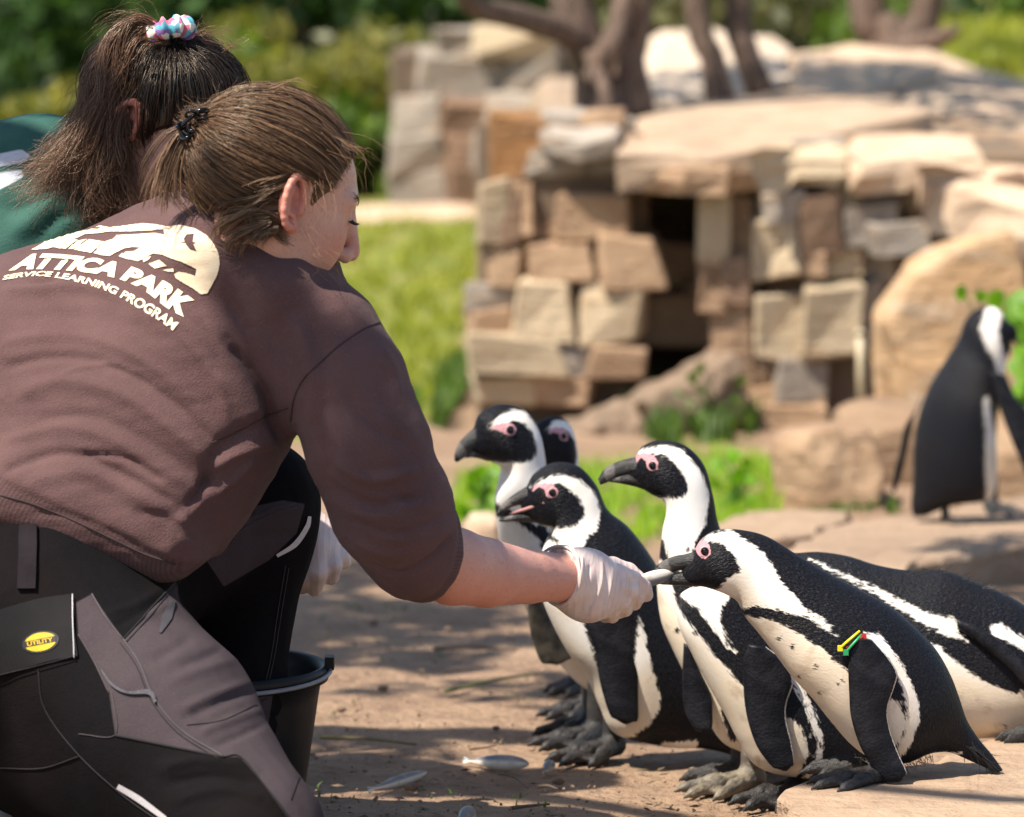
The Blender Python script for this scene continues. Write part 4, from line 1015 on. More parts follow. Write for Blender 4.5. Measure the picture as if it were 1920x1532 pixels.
p6.beak([(1000,818,1002,842,11),(980,830,986,850,8),(962,846,968,856,3)], [(1006,842,1004,868,10),(986,848,988,862,7),(970,856,971,860,2)])
p6.foot((1112,1298), (1030,1306), up=.09)

# ---- the penguin bending forward behind the tagged one
p7 = Penguin('penguin bending low with ruffled black back behind the tagged penguin', 6.2, 1700, -3, G, (1900, 1390), .07)
p7.body([
 (1392,1062,1395,1110,16),(1410,1042,1418,1122,28),(1445,1034,1445,1132,36),(1490,1037,1465,1150,42),(1535,1035,1490,1180,52),(1590,1043,1530,1225,68),
 (1645,1060,1585,1275,84),(1705,1070,1645,1325,94),(1770,1070,1715,1362,98),(1840,1096,1790,1380,98),(1905,1125,1870,1382,94),(1965,1170,1945,1367,80),
 (2010,1230,2000,1352,50),(2050,1290,2040,1342,25),(2085,1330,2075,1345,10)],
 white=[(1,[(1515,1044),(1540,1051),(1565,1062),(1604,1078),(1654,1099),(1693,1118),(1727,1133),(1750,1143),(1787,1145),(1793,1168),(1815,1190),(1781,1182),(1750,1168),(1720,1153),(1681,1130),(1642,1106),(1596,1084)]),
        (1,[(1500,1150),(1640,1160),(1754,1194),(1781,1220),(1835,1259),(1893,1284),(1950,1275),(1980,1380),(1800,1420),(1600,1360)]),
        (1,[(1848,1160),(1874,1160),(1930,1193),(1960,1230),(1930,1215),(1893,1195),(1858,1182)]),
        (-1,[(1781,1290),5]),(-1,[(1880,1350),4])],
 cream=[[(1500,1170),(1760,1230),(1980,1300),(1900,1420),(1600,1400)]])
p7.beak([(1396,1060,1394,1085,10),(1376,1070,1378,1086,7),(1360,1080,1362,1087,3)], [(1396,1086,1396,1108,9),(1378,1088,1380,1100,6),(1364,1090,1365,1095,2)])
p7.flipper([(1790,1146,1792,1166),(1825,1158,1818,1182),(1868,1186,1850,1208),(1905,1218,1890,1240),(1945,1258,1930,1285),(1975,1300,1962,1318)], -86, -128, th=9, pale=0)
p7.foot((1960,1392), (1872,1392), z=.07, up=.08)
p7.foot((2010,1380), (1925,1380), z=.07, up=.08)
p7.bristles([(1700,1075),(1760,1073),(1820,1092),(1880,1118)], (30,-2), 130, 38, .7, 'ruffled_feathers', .35, 20)

# ---- the one walking off in the background
p8 = Penguin('lone penguin walking away on the flat rock by the leafy plant', 9.3, 1800, 0, None, (1800, 985), .07)
p8.body([
 (1888,600,1896,640,12),(1868,578,1894,660,24),(1835,578,1886,682,30),(1810,600,1882,702,32),(1797,636,1880,722,37),(1772,676,1876,748,46),
 (1742,726,1870,782,54),(1722,780,1868,826,58),(1713,840,1870,875,60),(1712,890,1866,915,56),(1710,922,1850,938,46),(1708,948,1790,946,30),(1712,968,1738,966,12)],
 white=[(1,[(1846,582),(1862,570),(1880,590),(1868,613),(1872,640),(1884,668),(1895,705),(1870,712),(1862,672),(1842,642),(1834,613)]),
        (1,[(1838,742),(1850,740),(1860,800),(1880,860),(1890,945),(1846,955),(1842,880),(1844,820)])],
 cream=[[(1840,840),(1890,840),(1890,950),(1840,950)]])
p8.beak([(1884,592,1888,618,9),(1898,612,1900,632,6),(1912,648,1913,652,2)], [(1888,616,1888,640,8),(1902,630,1900,642,4),(1910,648,1910,651,1.5)])
p8.flipper([(1732,740,1722,770),(1714,800,1700,802),(1704,850,1690,850),(1694,895,1680,893),(1686,920,1676,920)], 30, 46, th=7, pale=0)
p8.flipper([(1852,690,1880,700),(1862,740,1900,742),(1878,790,1930,775),(1898,840,1945,815),(1918,885,1955,865)], -52, -84, th=7, pale=0)
p8.foot((1772,984), (1815,988), z=.07, up=.06)
p8.foot((1858,962), (1925,978), z=.07, up=.08)
# ================================================================== people
def skin_mat():
    t = NT('skin')
    n = t.noise(25, 4); f = t.noise(420, 3)
    c = t.mix(t.ramp(n, .3, .75), (.56, .30, .225), (.62, .355, .27))
    c = t.mix(t.attr('red'), c, (.55, .15, .11))
    c = t.mix(t.math('MULTIPLY', t.ramp(t.noise(190, 3), .56, .68), .34), c, (.34, .15, .095))
    t.col(c); t.set(Roughness=.46)
    t.b.inputs['Subsurface Weight'].default_value = .12
    t.b.inputs['Subsurface Radius'].default_value = (.012, .005, .003)
    t.b.inputs['Subsurface Scale'].default_value = .5
    t.bump(t.math('ADD', f, t.math('MULTIPLY', t.vor(700), .6)), .45, .0012)
    return t.m
M_SKIN = skin_mat()
def head_sdf(Q):
    """local head: x forward, y left, z up, metres"""
    A = Q.copy(); A[:, 1] = np.abs(A[:, 1])
    fr = np.clip((A[:, 0] + .02) / .05, 0, 1); A[:, 2] = np.where(A[:, 2] < .004, .004 + (A[:, 2] - .004) / (1 + .34 * fr), A[:, 2])
    d = ell(A, (-.012, 0, .039), (.098, .075, .075))
    d = smin(d, ell(A, (.030, 0, -.010), (.064, .060, .080)), .03)
    d = smin(d, cone(A, (-.002, .046, -.045), (.066, .010, -.096), .022, .019), .03)
    d = smin(d, ell(A, (.052, .034, -.022), (.030, .026, .026)), .024)
    d = smin(d, cone(A, (.082, .006, .026), (.072, .045, .022), .012, .010), .014)
    d = smax(d, -ell(A, (.101, .031, .003), (.014, .017, .010)), .012)
    d = smin(d, ell(A, (.0765, .031, .002), (.013, .014, .0115)), .004)
    d = smin(d, cone(A, (.089, 0, .016), (.112, 0, -.026), .0075, .0095), .010)
    d = smin(d, ell(A, (.101, .011, -.031), (.010, .0075, .0075)), .005)
    d = smax(d, -ell(A, (.106, .0065, -.038), (.006, .004, .004)), .003)
    d = smin(d, ell(A, (.090, 0, -.055), (.010, .022, .0065)), .006)
    d = smin(d, ell(A, (.087, 0, -.067), (.010, .019, .007)), .006)
    d = smax(d, -cone(A, (.101, 0, -.0608), (.086, .024, -.0615), .0025, .0018), .003)
    d = smin(d, ell(A, (.074, 0, -.094), (.020, .020, .018)), .012)
    return d
def ear_sdf(Q):
    """local ear: x forward, z up, y outwards"""
    a = np.linspace(-.3, 1.55 * math.pi, 15)
    hel = [((.0155 * math.cos(t) + .002 * math.sin(t), .009 + .004 * math.sin(t * .5), .030 * math.sin(t) + (.004 if math.sin(t) > 0 else 0)), .0046) for t in a]
    d = chain(Q, hel, .002)
    d = smin(d, ell(Q, (-.001, .003, .001), (.0155, .005, .029)), .004)
    d = smax(d, -ell(Q, (.003, .011, -.002), (.008, .009, .012)), .004)
    d = smin(d, chain(Q, [((-.002, .010, .020), .003), ((-.009, .011, .006), .0034), ((-.007, .010, -.012), .0034), ((.004, .009, -.017), .003)], .002), .003)
    d = smin(d, ell(Q, (.006, .006, -.029), (.0085, .0055, .0105)), .005)
    d = smin(d, cone(Q, (.013, .004, -.004), (.014, .006, -.012), .0045, .004), .004)
    return d
def frame(yaw, pitch, roll=0):
    """columns: forward, left, up"""
    y, p, r = map(math.radians, (yaw, pitch, roll))
    f = np.array([math.cos(p) * math.cos(y), math.cos(p) * math.sin(y), -math.sin(p)])
    l = np.array([-math.sin(y), math.cos(y), 0.0]); u = np.cross(f, l)
    l2 = l * math.cos(r) + u * math.sin(r); u2 = np.cross(f, l2)
    return np.stack([f, l2, u2], 1)
def J(px, py, d): return at(px, py, d)
def bb(x0, y0, x1, y1, d0, d1):
    C = np.array([at(x, y, d) for x in (x0, x1) for y in (y0, y1) for d in (d0, d1)]); return C.min(0), C.max(0)
def R_(r, d): return r * d / F_PX

# ---------------- keeper in the brown sweatshirt
HR = frame(20, 16, 4)
EAR_R = J(541, 392, 5.36)                       # near (right) ear hole
HC = EAR_R - HR @ np.array([-.004, -.072, -.004])
def hl(P): return (P - HC) @ HR
def hw(x, y, z): return HC + HR @ np.array([x, y, z], float)
ELB = J(742, 1000, 5.40)
ARM = [(J(625, 640, 5.44), R_(62, 5.4)), (J(690, 840, 5.44), R_(58, 5.4)), (ELB, R_(58, 5.4)), (J(800, 1040, 5.45), R_(68, 5.45)),
       (J(850, 1062, 5.49), R_(72, 5.5)), (J(910, 1074, 5.54), R_(64, 5.55)), (J(990, 1080, 5.61), R_(51, 5.6)), (J(1050, 1083, 5.66), R_(44, 5.66)), (J(1100, 1095, 5.70), R_(42, 5.7))]
NECK0 = hw(-.030, 0, -.055); NECK1 = J(430, 500, 5.52)
def k1_skin(P):
    d = head_sdf(hl(P))
    d = smin(d, cone(P, NECK0, NECK1, .047, .045), .02)
    d = smin(d, cone(P, J(420, 600, 5.58), J(260, 800, 5.58), .075, .09), .04)
    d = smin(d, cone(P, J(430, 580, 5.56), J(620, 660, 5.46), .045, .045), .03)
    return smin(d, chain(P, ARM, .006), .02)
k1 = empty('person', at_ground(420, 1600), 'keeper in brown sweatshirt kneeling and holding out a fish to the penguins', 'person')
V, Fc = sdf_mesh(k1_skin, *bb(180, 140, 1140, 1170, 5.22, 5.74), .003)
V = relax(V, Fc, 1, .4)
Q = hl(V)
red = np.clip(1 - np.linalg.norm((Q - [.108, 0, -.03]) / [.02, .02, .02], axis=1), 0, 1) * .6
red += np.clip(1 - np.linalg.norm((np.abs(Q) * [1, 1, 0] + Q * [0, 0, 1] - [.068, .045, -.03]) / [.04, .035, .035], axis=1), 0, 1) * .55
red += np.clip(1 - np.linalg.norm((Q - [.092, 0, -.061]) / [.02, .025, .012], axis=1), 0, 1) * .8
pxs = to_px(V)
red += np.where(pxs[:, 0] > 760, .22 + .25 * np.clip((pxs[:, 1] - 1040) / 100, 0, 1), 0) * (Q[:, 2] < -.12)
mk('body', V, Fc, M_SKIN, k1, attrs={'red': np.clip(red, 0, 1)})
def add_ear(root, HCn, HRn, side, sc=1.0, tilt=-6):
    E = frame(0, 0); e0 = HCn + HRn @ np.array([-.008, side * .0745, .004])
    t = math.radians(tilt); fx = HRn[:, 0] * math.cos(t) + HRn[:, 2] * math.sin(t); fz = np.cross(fx, HRn[:, 1]); fy = HRn[:, 1] * side
    fl = math.radians(24)                         # ear flares out backwards
    bx = fx * math.cos(fl) - fy * math.sin(fl); by = fy * math.cos(fl) + fx * math.sin(fl)
    B = np.stack([bx, by, fz], 1)
    V, Fc = sdf_mesh(lambda P: ear_sdf(P), (-.03, -.01, -.05), (.03, .03, .045), .0011)
    V = e0 + (relax(V, Fc, 3, .5) * sc) @ B.T
    if side < 0: Fc = Fc[:, ::-1]
    return mk('ear', V, Fc, M_SKIN, root, attrs={'red': np.full(len(V), .55)})
add_ear(k1, HC, HR, -1, .98, 10); add_ear(k1, HC, HR, 1, .98, 10)
# brow, lashes, eye line
M_LASH = simple('lash', (.012, .008, .006), rough=.6)
k1_t = bvh(V, Fc)
def face_pt(HCn, HRn, tree, y, z, off=.001):
    o = HCn + HRn @ np.array([.25, y, z]); dr = -HRn[:, 0]
    h = tree.ray_cast(Vector(o.tolist()), Vector(dr.tolist()))
    return np.array(h[0]) - dr * off if h[0] is not None else HCn + HRn @ np.array([.09, y, z])
def face_hair(root, HCn, HRn, tree, col):
    m = simple('brow_hair', col, rough=.6)
    for sg in (-1, 1):
        N = 70; P_ = np.zeros((N, 4, 3))
        for i in range(N):
            t = RNG.uniform(); y = sg * (.013 + .036 * t); z = .021 + .009 * math.sin(t * 2.2) + RNG.normal() * .0018
            p = face_pt(HCn, HRn, tree, y, z); q = face_pt(HCn, HRn, tree, y + sg * .006, z + .0016, .0022)
            for k in range(4): P_[i, k] = p + (q - p) * k / 3
        v, f = strands(P_, np.full(N, .00035)); mk('eyebrow', v, f, m, root)
        N = 46; P_ = np.zeros((N, 5, 3))
        for i in range(N):
            t = i / (N - 1); y = sg * (.019 + .026 * t); z = .000 + .0022 * math.sin(math.pi * t)
            p = face_pt(HCn, HRn, tree, y, z, .0005)
            for k in range(5):
                s = k / 4; P_[i, k] = p + HRn @ np.array([.009 * s, sg * .006 * s * t, -.006 * s + .004 * s * s])
        v, f = strands(P_, np.full(N, .0005)); mk('eyelashes', v, f, M_LASH, root)
face_hair(k1, HC, HR, k1_t, (.10, .055, .03))

# ---------------- sweatshirt
BN = np.array([-.30, -.78, .55]); BN /= np.linalg.norm(BN)         # outward normal of her back
def shirt(P):
    d = cone(P, J(385, 610, 5.52), J(235, 800, 5.53), .172, .178, BN, .70)
    d = smin(d, cone(P, J(235, 800, 5.53), J(95, 930, 5.53), .178, .160, BN, .78), .05)
    d = smin(d, cone(P, J(485, 530, 5.50), J(400, 640, 5.50), .075, .115), .06)
    d = smin(d, cone(P, J(458, 452, 5.50), J(430, 530, 5.55), .060, .085), .03)      # collar
    d = smin(d, cone(P, J(395, 468, 5.43), J(522, 546, 5.40), .056, .047), .03)
    d = smin(d, cone(P, J(400, 500, 5.50), J(300, 520, 5.56), .07, .07), .05)
    d = smin(d, cone(P, J(330, 560, 5.60), J(30, 640, 5.66), .092, .105), .06)       # left shoulder blade
    d = smin(d, cone(P, J(60, 700, 5.58), J(-60, 900, 5.56), .125, .130), .07)
    d = smin(d, cone(P, J(450, 510, 5.50), J(595, 636, 5.43), .070, .061), .05)      # right shoulder
    d = smin(d, cone(P, J(390, 500, 5.60), J(60, 600, 5.74), .072, .080), .06)      # left shoulder
    d = smin(d, chain(P, [(J(60, 600, 5.74), .075), (J(300, 830, 5.84), .062), (J(430, 960, 5.90), .050)], .03), .03)
    d = smin(d, cone(P, J(400, 800, 5.46), J(330, 975, 5.46), .075, .058), .05)      # loose front hanging down
    d = smin(d, cone(P, J(300, 950, 5.42), J(322, 1030, 5.42), .055, .030), .03)
    d = smin(d, cone(P, J(20, 930, 5.42), J(300, 1025, 5.41), .050, .038), .035)     # hem roll
    arm = chain(P, [(J(618, 634, 5.42), R_(90, 5.4)), (J(652, 720, 5.41), R_(103, 5.4)), (J(690, 835, 5.40), R_(108, 5.4)), (J(735, 955, 5.41), R_(107, 5.4)), (J(785, 1032, 5.44), R_(88, 5.44)), (J(806, 1051, 5.455), R_(80, 5.45))], .03)
    d = smin(d, arm, .035)
    # open cuff: cut the sleeve end and hollow it
    ax = J(1000, 1080, 5.62) - J(780, 1030, 5.44); ax /= np.linalg.norm(ax); cu = J(809, 1054, 5.457)
    d = smax(d, (P - cu) @ ax, .012)
    # cut at the hem
    hm = np.array([-.42, .12, -.90]); hm /= np.linalg.norm(hm)
    d = smax(d, (P - J(150, 1012, 5.45)) @ hm - .018, .02)
    return d
V, Fc = sdf_mesh(shirt, *bb(-230, 330, 900, 1160, 5.22, 5.98), .0038)
V = relax(V, Fc, 2, .5)
FOLDS = [  # photograph-space fold lines: points, width px, height px (negative = groove)
 ([(0,640),(90,628),(190,640),(290,690),(370,760)], 17, 9), ([(0,690),(110,668),(220,690),(330,760),(400,830)], 13, -9),
 ([(20,745),(120,715),(230,740),(330,810),(400,870)], 17, 11), ([(60,790),(170,780),(280,830),(380,900)], 12, -9),
 ([(0,830),(120,800),(220,830),(320,890),(385,930)], 18, 10), ([(0,885),(120,850),(230,890),(330,945)], 12, -8),
 ([(40,905),(150,885),(250,925),(340,985)], 18, 8), ([(0,600),(120,590),(230,605),(330,650)], 14, -6),
 ([(400,690),(450,760),(480,800)], 20, 9), ([(430,640),(490,720),(520,800),(535,840)], 13, -16), ([(470,610),(520,690),(550,780)], 20, 9),
 ([(385,930),(400,860),(440,820),(530,780)], 13, -10), ([(395,880),(450,850),(520,830)], 13, 9), ([(345,960),(380,915),(400,890)], 12, -10),
 ([(330,1000),(350,960),(385,930)], 14, 9), ([(300,1040),(330,1020),(375,1010)], 12, 5),
 ([(540,560),(600,640),(620,720)], 22, -6), ([(560,600),(585,700),(590,800)], 16, 9), ([(575,690),(600,800),(620,900)], 14, -9),
 ([(610,760),(650,850),(690,930)], 18, 7), ([(640,730),(700,800),(770,830)], 14, -6), ([(620,860),(700,900),(790,880)], 14, 8), ([(610,910),(690,945),(800,930)], 12, -9),
 ([(640,950),(700,968),(760,965)], 12, 6), ([(660,975),(740,1000),(835,965)], 9, -7), ([(665,1015),(720,1040),(780,1030)], 10, 5), ([(700,930),(770,950),(810,930)], 9, 5), ([(720,1010),(790,1015),(840,985)], 8, 4), ([(690,1055),(745,1075),(800,1050),(850,1000)], 8, -9),
 ([(700,640),(735,700),(745,760)], 18, 6), ([(380,380),(400,420),(470,480)], 16, -5), ([(300,420),(400,440),(480,520)], 14, -3),
 ([(120,700),(200,680),(260,700)], 8, 5), ([(150,850),(240,860),(300,900)], 7, -5), ([(420,560),(470,640),(480,700)], 10, -5), ([(330,620),(400,700),(430,790)], 9, 4), ([(60,960),(160,975),(260,1020)], 8, -4), ([(480,860),(440,900),(400,930)], 8, 5), ([(300,560),(380,620),(420,680)], 10, -4), ([(240,960),(300,965),(350,1000)], 9, -5),
 ([(0,520),(60,528),(110,524)], 10, -8), ([(0,545),(70,545),(140,536),(220,548)], 14, 7),
]
def apply_folds(V, Fc, folds, dref, k=1.0, nz=None):
    N = normals(V, Fc); px = to_px(V); X = px[:, :2]
    vd = V - CAM; vd /= np.linalg.norm(vd, axis=1)[:, None]
    f = np.clip(-(N * vd).sum(1) * 1.6, 0, 1)
    h = np.zeros(len(V))
    for pts, w, a in folds:
        L = catmull(np.array(pts, float), 6)
        dd = sdline(X, L)
        e = np.minimum(np.hypot(*(X - L[0]).T), np.hypot(*(X - L[-1]).T))
        h += a * np.exp(-(dd / w) ** 2) * np.clip(e / (2.2 * w), 0, 1) ** .7
    h = h * f
    if nz is not None: h = h + nz
    return V + N * (h * k * dref / F_PX)[:, None]
pp = to_px(V)
nz = 5.0 * noise3(V * [9, 9, 16], 5, 3) * 1.2
V = apply_folds(V, Fc, [(p, w * (.62 + .14 * (i % 4)), a * (.7 + .2 * ((i * 7) % 4)) * (.8 if i < 8 else 1.4)) for i, (p, w, a) in enumerate(FOLDS)], 5.4, .85, nz * .6 + 1.6 * noise3(V * [30, 30, 55], 8, 2))
V = relax(V, Fc, 1, .3)
def cloth_mat(name, c1, c2, weave=900, rib=None):
    t = NT(name)
    n = t.noise(9, 3); f = t.noise(700, 3, .7)
    c = t.mix(t.ramp(n, .3, .7), c1, c2)
    c = t.mix(t.math('MULTIPLY', t.ramp(f, .45, .8), .5), c, tuple(min(1, v * 1.9) for v in c1))
    if rib is not None:
        w = t.n('ShaderNodeTexWave'); w.inputs['Scale'].default_value = 75; w.inputs['Distortion'].default_value = .3
        t.l(t.attr('ruv', 'Vector'), w.inputs['Vector'])
        rb = t.math('MULTIPLY', w.outputs['Fac'], t.ramp(t.attr('rib'), .2, .8))
        c = t.mix(t.math('MULTIPLY', rb, .45), c, tuple(v * .35 for v in c1))
    t.col(c); t.set(Roughness=.92); t.b.inputs['Specular IOR Level'].default_value = .2
    t.b.inputs['Sheen Weight'].default_value = .06; t.b.inputs['Sheen Roughness'].default_value = .5
    b = t.bump(t.math('ADD', t.noise(420, 3, .7), t.math('MULTIPLY', t.noise(60, 4, .6), .7)), .55, .003)
    return t.m
M_SHIRT = cloth_mat('brown_fleece', (.108, .059, .057), (.086, .046, .045), rib=1)
px = to_px(V); X = px[:, :2]
axc = J(1000, 1080, 5.62) - J(780, 1030, 5.44); axc /= np.linalg.norm(axc)
cuff = np.clip(((V - J(809, 1054, 5.457)) @ axc + .036) / .01, 0, 1) * (X[:, 0] > 680)
hmn = np.array([-.42, .12, -.90]); hmn /= np.linalg.norm(hmn)
hemd = (V - J(150, 1012, 5.45)) @ hmn
hem = np.clip((hemd + .052) / .008, 0, 1) * (X[:, 0] < 420)
rib = np.maximum(cuff, hem)
# ribs run along the limb: coordinate = angle round the cuff / along the hem
ca = np.arctan2((V - J(809, 1054, 5.457)) @ UP, (V - J(809, 1054, 5.457)) @ np.cross(axc, UP)) * .05
hx = V @ np.cross(hmn, BN)
ruv = np.stack([np.where(cuff > hem, ca, hx), np.zeros(len(V)), np.zeros(len(V))], 1)
N = normals(V, Fc); V = V - N * (rib * .0035)[:, None]
shirt_o = mk('sweatshirt', V, Fc, M_SHIRT, k1, attrs={'rib': rib, 'ruv': ruv})
shirt_t = bvh(V, Fc)
def seam(tree, pts, w, mat, parent, name='seam', off=.0006, n=8, sides=6):
    w = w * .75
    P_ = [hit(tree, x, y, off) for x, y in catmull(np.array(pts, float), n)]
    P_ = [p for p in P_ if p is not None]
    if len(P_) < 3: return None
    v, f = tube(P_, R_(w, 5.4), sides); return mk(name, v, f, mat, parent)
M_SEAM = simple('brown_thread', (.045, .028, .027), rough=.9)
seam(shirt_t, [(712,604),(680,618),(640,645),(600,680),(570,710),(552,745),(545,790)], 1.8, M_SEAM, shirt_o)
seam(shirt_t, [(0,928),(60,945),(120,968),(200,1005),(270,1038),(330,1058)], 2.2, M_SEAM, shirt_o)
seam(shirt_t, [(396,830),(440,812),(500,780),(540,765)], 1.5, M_SEAM, shirt_o)

# ---------------- print on the back
def flat_to_shirt(polys, name, mat, parent, warp, step=7.0, off=.0011, tree=None, pre=None):
    """polys: list of (V2, tris); refine, warp to photograph plane, lay on the cloth"""
    import bmesh
    for k, (v2, tr) in enumerate(polys):
        bm = bmesh.new()
        vs = [bm.verts.new((x, y, 0)) for x, y in v2]
        for t_ in tr:
            try: bm.faces.new([vs[i] for i in t_])
            except ValueError: pass
        for _ in range(4):
            es = [e for e in bm.edges if e.calc_length() > step]
            if not es: break
            bmesh.ops.subdivide_edges(bm, edges=es, cuts=1)
            bmesh.ops.triangulate(bm, faces=bm.faces)
        bm.verts.ensure_lookup_table(); idx = {}; out = []
        for v in bm.verts:
            p = hit(tree or shirt_t, *warp(v.co.x, v.co.y), off)
            if p is not None: idx[v.index] = len(out); out.append(p)
        fs = [[idx[v.index] for v in f.verts] for f in bm.faces if all(v.index in idx for v in f.verts)]
        bm.free()
        # drop triangles that straddle a fold edge
        if len(fs) < 1: continue
        out = np.array(out)
        fs = [f for f in fs if max(np.linalg.norm(out[f[a]] - out[f[a - 1]]) for a in range(3)) < .03]
        mk(name, out, fs, mat, parent)
def text_mesh(s, bold=.022, size=1.0):
    cu = bpy.data.curves.new('lettering', 'FONT'); cu.body = s; cu.size = size; cu.offset = bold; cu.resolution_u = 4; cu.fill_mode = 'FRONT'
    o = bpy.data.objects.new('lettering', cu); COL.objects.link(o)
    dg = bpy.context.evaluated_depsgraph_get(); me = bpy.data.meshes.new_from_object(o.evaluated_get(dg))
    me.calc_loop_triangles()
    V2 = np.array([v.co[:2] for v in me.vertices]); tr = [list(t.vertices) for t in me.loop_triangles]
    bpy.data.objects.remove(o); bpy.data.curves.remove(cu); bpy.data.meshes.remove(me)
    return V2, tr
def poly_mesh(pts, holes=()):
    from mathutils.geometry import tessellate_polygon
    rings = [[Vector((x, y, 0)) for x, y in r] for r in (pts, *holes)]
    tr = tessellate_polygon(rings); v2 = [(v.x, v.y) for r in rings for v in r]
    return np.array(v2), [list(t) for t in tr]
M_PRINT = simple('cream_print', (.80, .66, .47), (.74, .60, .42), 300, .7, 800, .3, .001)
# letters along a curved baseline: every letter is warped between base and cap line
def letters(txt, base, cap, x0=0.0, x1=1.0, name='letter', bold=.062):
    B = catmull(np.array(base, float), 24); T = catmull(np.array(cap, float), 24)
    def par(C, t):
        s = np.concatenate([[0], np.cumsum(np.linalg.norm(np.diff(C, axis=0), axis=1))]); s /= s[-1]
        return np.array([np.interp(t, s, C[:, 0]), np.interp(t, s, C[:, 1])])
    v, tr = text_mesh(txt, bold)
    lo, hi = v[:, 0].min(), v[:, 0].max(); h = v[:, 1].max()
    u = x0 + (x1 - x0) * (v[:, 0] - lo) / (hi - lo); w = v[:, 1] / h
    P2 = np.array([par(B, a) * (1 - b) + par(T, a) * b for a, b in zip(u, w)])
    # connected pieces = letters
    pa = list(range(len(v)))
    def fd(a):
        while pa[a] != a: pa[a] = pa[pa[a]]; a = pa[a]
        return a
    for t_ in tr:
        for q in (1, 2): pa[fd(t_[q])] = fd(t_[0])
    gr = {}
    for t_ in tr: gr.setdefault(fd(t_[0]), []).append(t_)
    pol = []
    for g in gr.values():
        ids = sorted({i for t_ in g for i in t_}); m = {a: b for b, a in enumerate(ids)}
        pol.append((P2[ids], [[m[i] for i in t_] for t_ in g]))
    return pol
ident = lambda x, y: (x, y)
def zz(x, y): return x * 440 / 1920, 380 + y * 260 / 1135
flat_to_shirt(letters('ATTICA PARK', [zz(80,552),(zz(300,540)),zz(560,552),zz(780,575),zz(1000,625),zz(1200,720),zz(1380,860),zz(1512,930)],
   [zz(185,430),zz(400,420),zz(650,440),zz(870,468),zz(1080,525),zz(1260,600),zz(1440,690),zz(1610,810)]), 'letter', M_PRINT, shirt_o, ident)
flat_to_shirt(letters('SERVICE LEARNING PROGRAM', [zz(18,640),zz(200,610),zz(380,606),zz(600,645),zz(800,695),zz(980,770),zz(1150,870),zz(1300,960),zz(1418,1045)],
   [zz(38,600),zz(220,572),zz(410,568),zz(630,598),zz(840,650),zz(1010,715),zz(1190,800),zz(1340,890),zz(1465,985)], bold=.035), 'small_letter', M_PRINT, shirt_o, ident, step=6)
def rag(P_, n=2.2, step=9):
    P_ = np.array(P_, float); out = []
    for a, b in zip(P_, np.roll(P_, -1, 0)):
        k = max(1, int(np.hypot(*(b - a)) / step))
        for i in range(k): out.append(a + (b - a) * i / k + RNG.normal(size=2) * n * (i > 0))
    return out
arch = rag([(255,392),(330,350),(400,300),(480,258),(600,238),(720,230),(820,192),(900,205),(1040,190),(1170,172),(1280,182),(1370,200),(1480,185),(1600,215),(1690,270),(1750,340),(1790,420),(1800,500),(1780,590),(1745,660),(1700,740),(1650,752),(1580,700),(1500,655),(1440,615),(1430,585),(1470,565),(1530,575),(1600,600),
   (1612,545),(1560,515),(1480,480),(1400,455),(1330,425),(1260,418),(1180,460),(1130,482),(1000,450),(1030,405),(1100,400),(1150,370),(1090,366),(1020,378),(950,412),(900,440),(830,432),(770,415),(855,325),(930,300),(960,268),(1100,262),(1260,252),(1350,262),(1345,222),(1230,232),(1050,240),(900,240),(800,255),(700,262),(640,290),(560,320),(440,370),(380,385)], 1.0)
arch = [zz(x, y) for x, y in arch]
def pl(pts): return poly_mesh([zz(x, y) for x, y in pts])
bird = [zz(x, y) for x, y in [(1465,326),(1515,320),(1508,295),(1530,262),(1590,258),(1580,320),(1608,332),(1585,340),(1612,400),(1560,385),(1530,350),(1520,332)]]
flat_to_shirt([poly_mesh(arch, [bird])], 'print_arch', M_PRINT, shirt_o, ident)
flat_to_shirt([pl(rag(q, 1.5, 14)) for q in (
   [(440,372),(540,385),(640,305),(590,310)], [(560,385),(600,385),(720,300),(640,315)], [(605,388),(750,415),(855,322),(735,302)],
   [(975,440),(1005,415),(1060,440),(1110,400),(1095,430),(1060,470)], [(1180,490),(1220,470),(1240,440),(1170,465)], [(1220,505),(1310,468),(1370,515),(1270,542)], [(1335,555),(1420,535),(1425,568)])], 'print_patch', M_PRINT, shirt_o, ident)
# ---------------- trousers
def trousers(P):
    d = cone(P, J(70, 1150, 5.52), J(-120, 1180, 5.58), .150, .150)
    d = smin(d, cone(P, J(60, 1010, 5.52), J(60, 1120, 5.52), .135, .150), .05)
    leg = chain(P, [(J(110, 1190, 5.46), .140), (J(300, 1360, 5.36), .113), (J(468, 1572, 5.25), .087)], .03)
    d = smin(d, leg, .05)
    d = smin(d, cone(P, J(30, 1330, 5.50), J(300, 1500, 5.40), .120, .095), .05)
    d = smin(d, chain(P, [(J(468, 1575, 5.26), .080), (J(250, 1560, 5.48), .062), (J(90, 1535, 5.64), .050)], .03), .03)
    far = chain(P, [(J(190, 1090, 5.60), .120), (J(330, 1010, 5.68), .095), (J(478, 945, 5.74), .078), (J(470, 1010, 5.75), .074), (J(446, 1300, 5.73), .056), (J(436, 1500, 5.72), .048)], .03)
    return smin(d, far, .035)
V, Fc = sdf_mesh(trousers, *bb(-330, 790, 660, 1720, 5.12, 5.98), .0042)
V = relax(V, Fc, 2, .5)
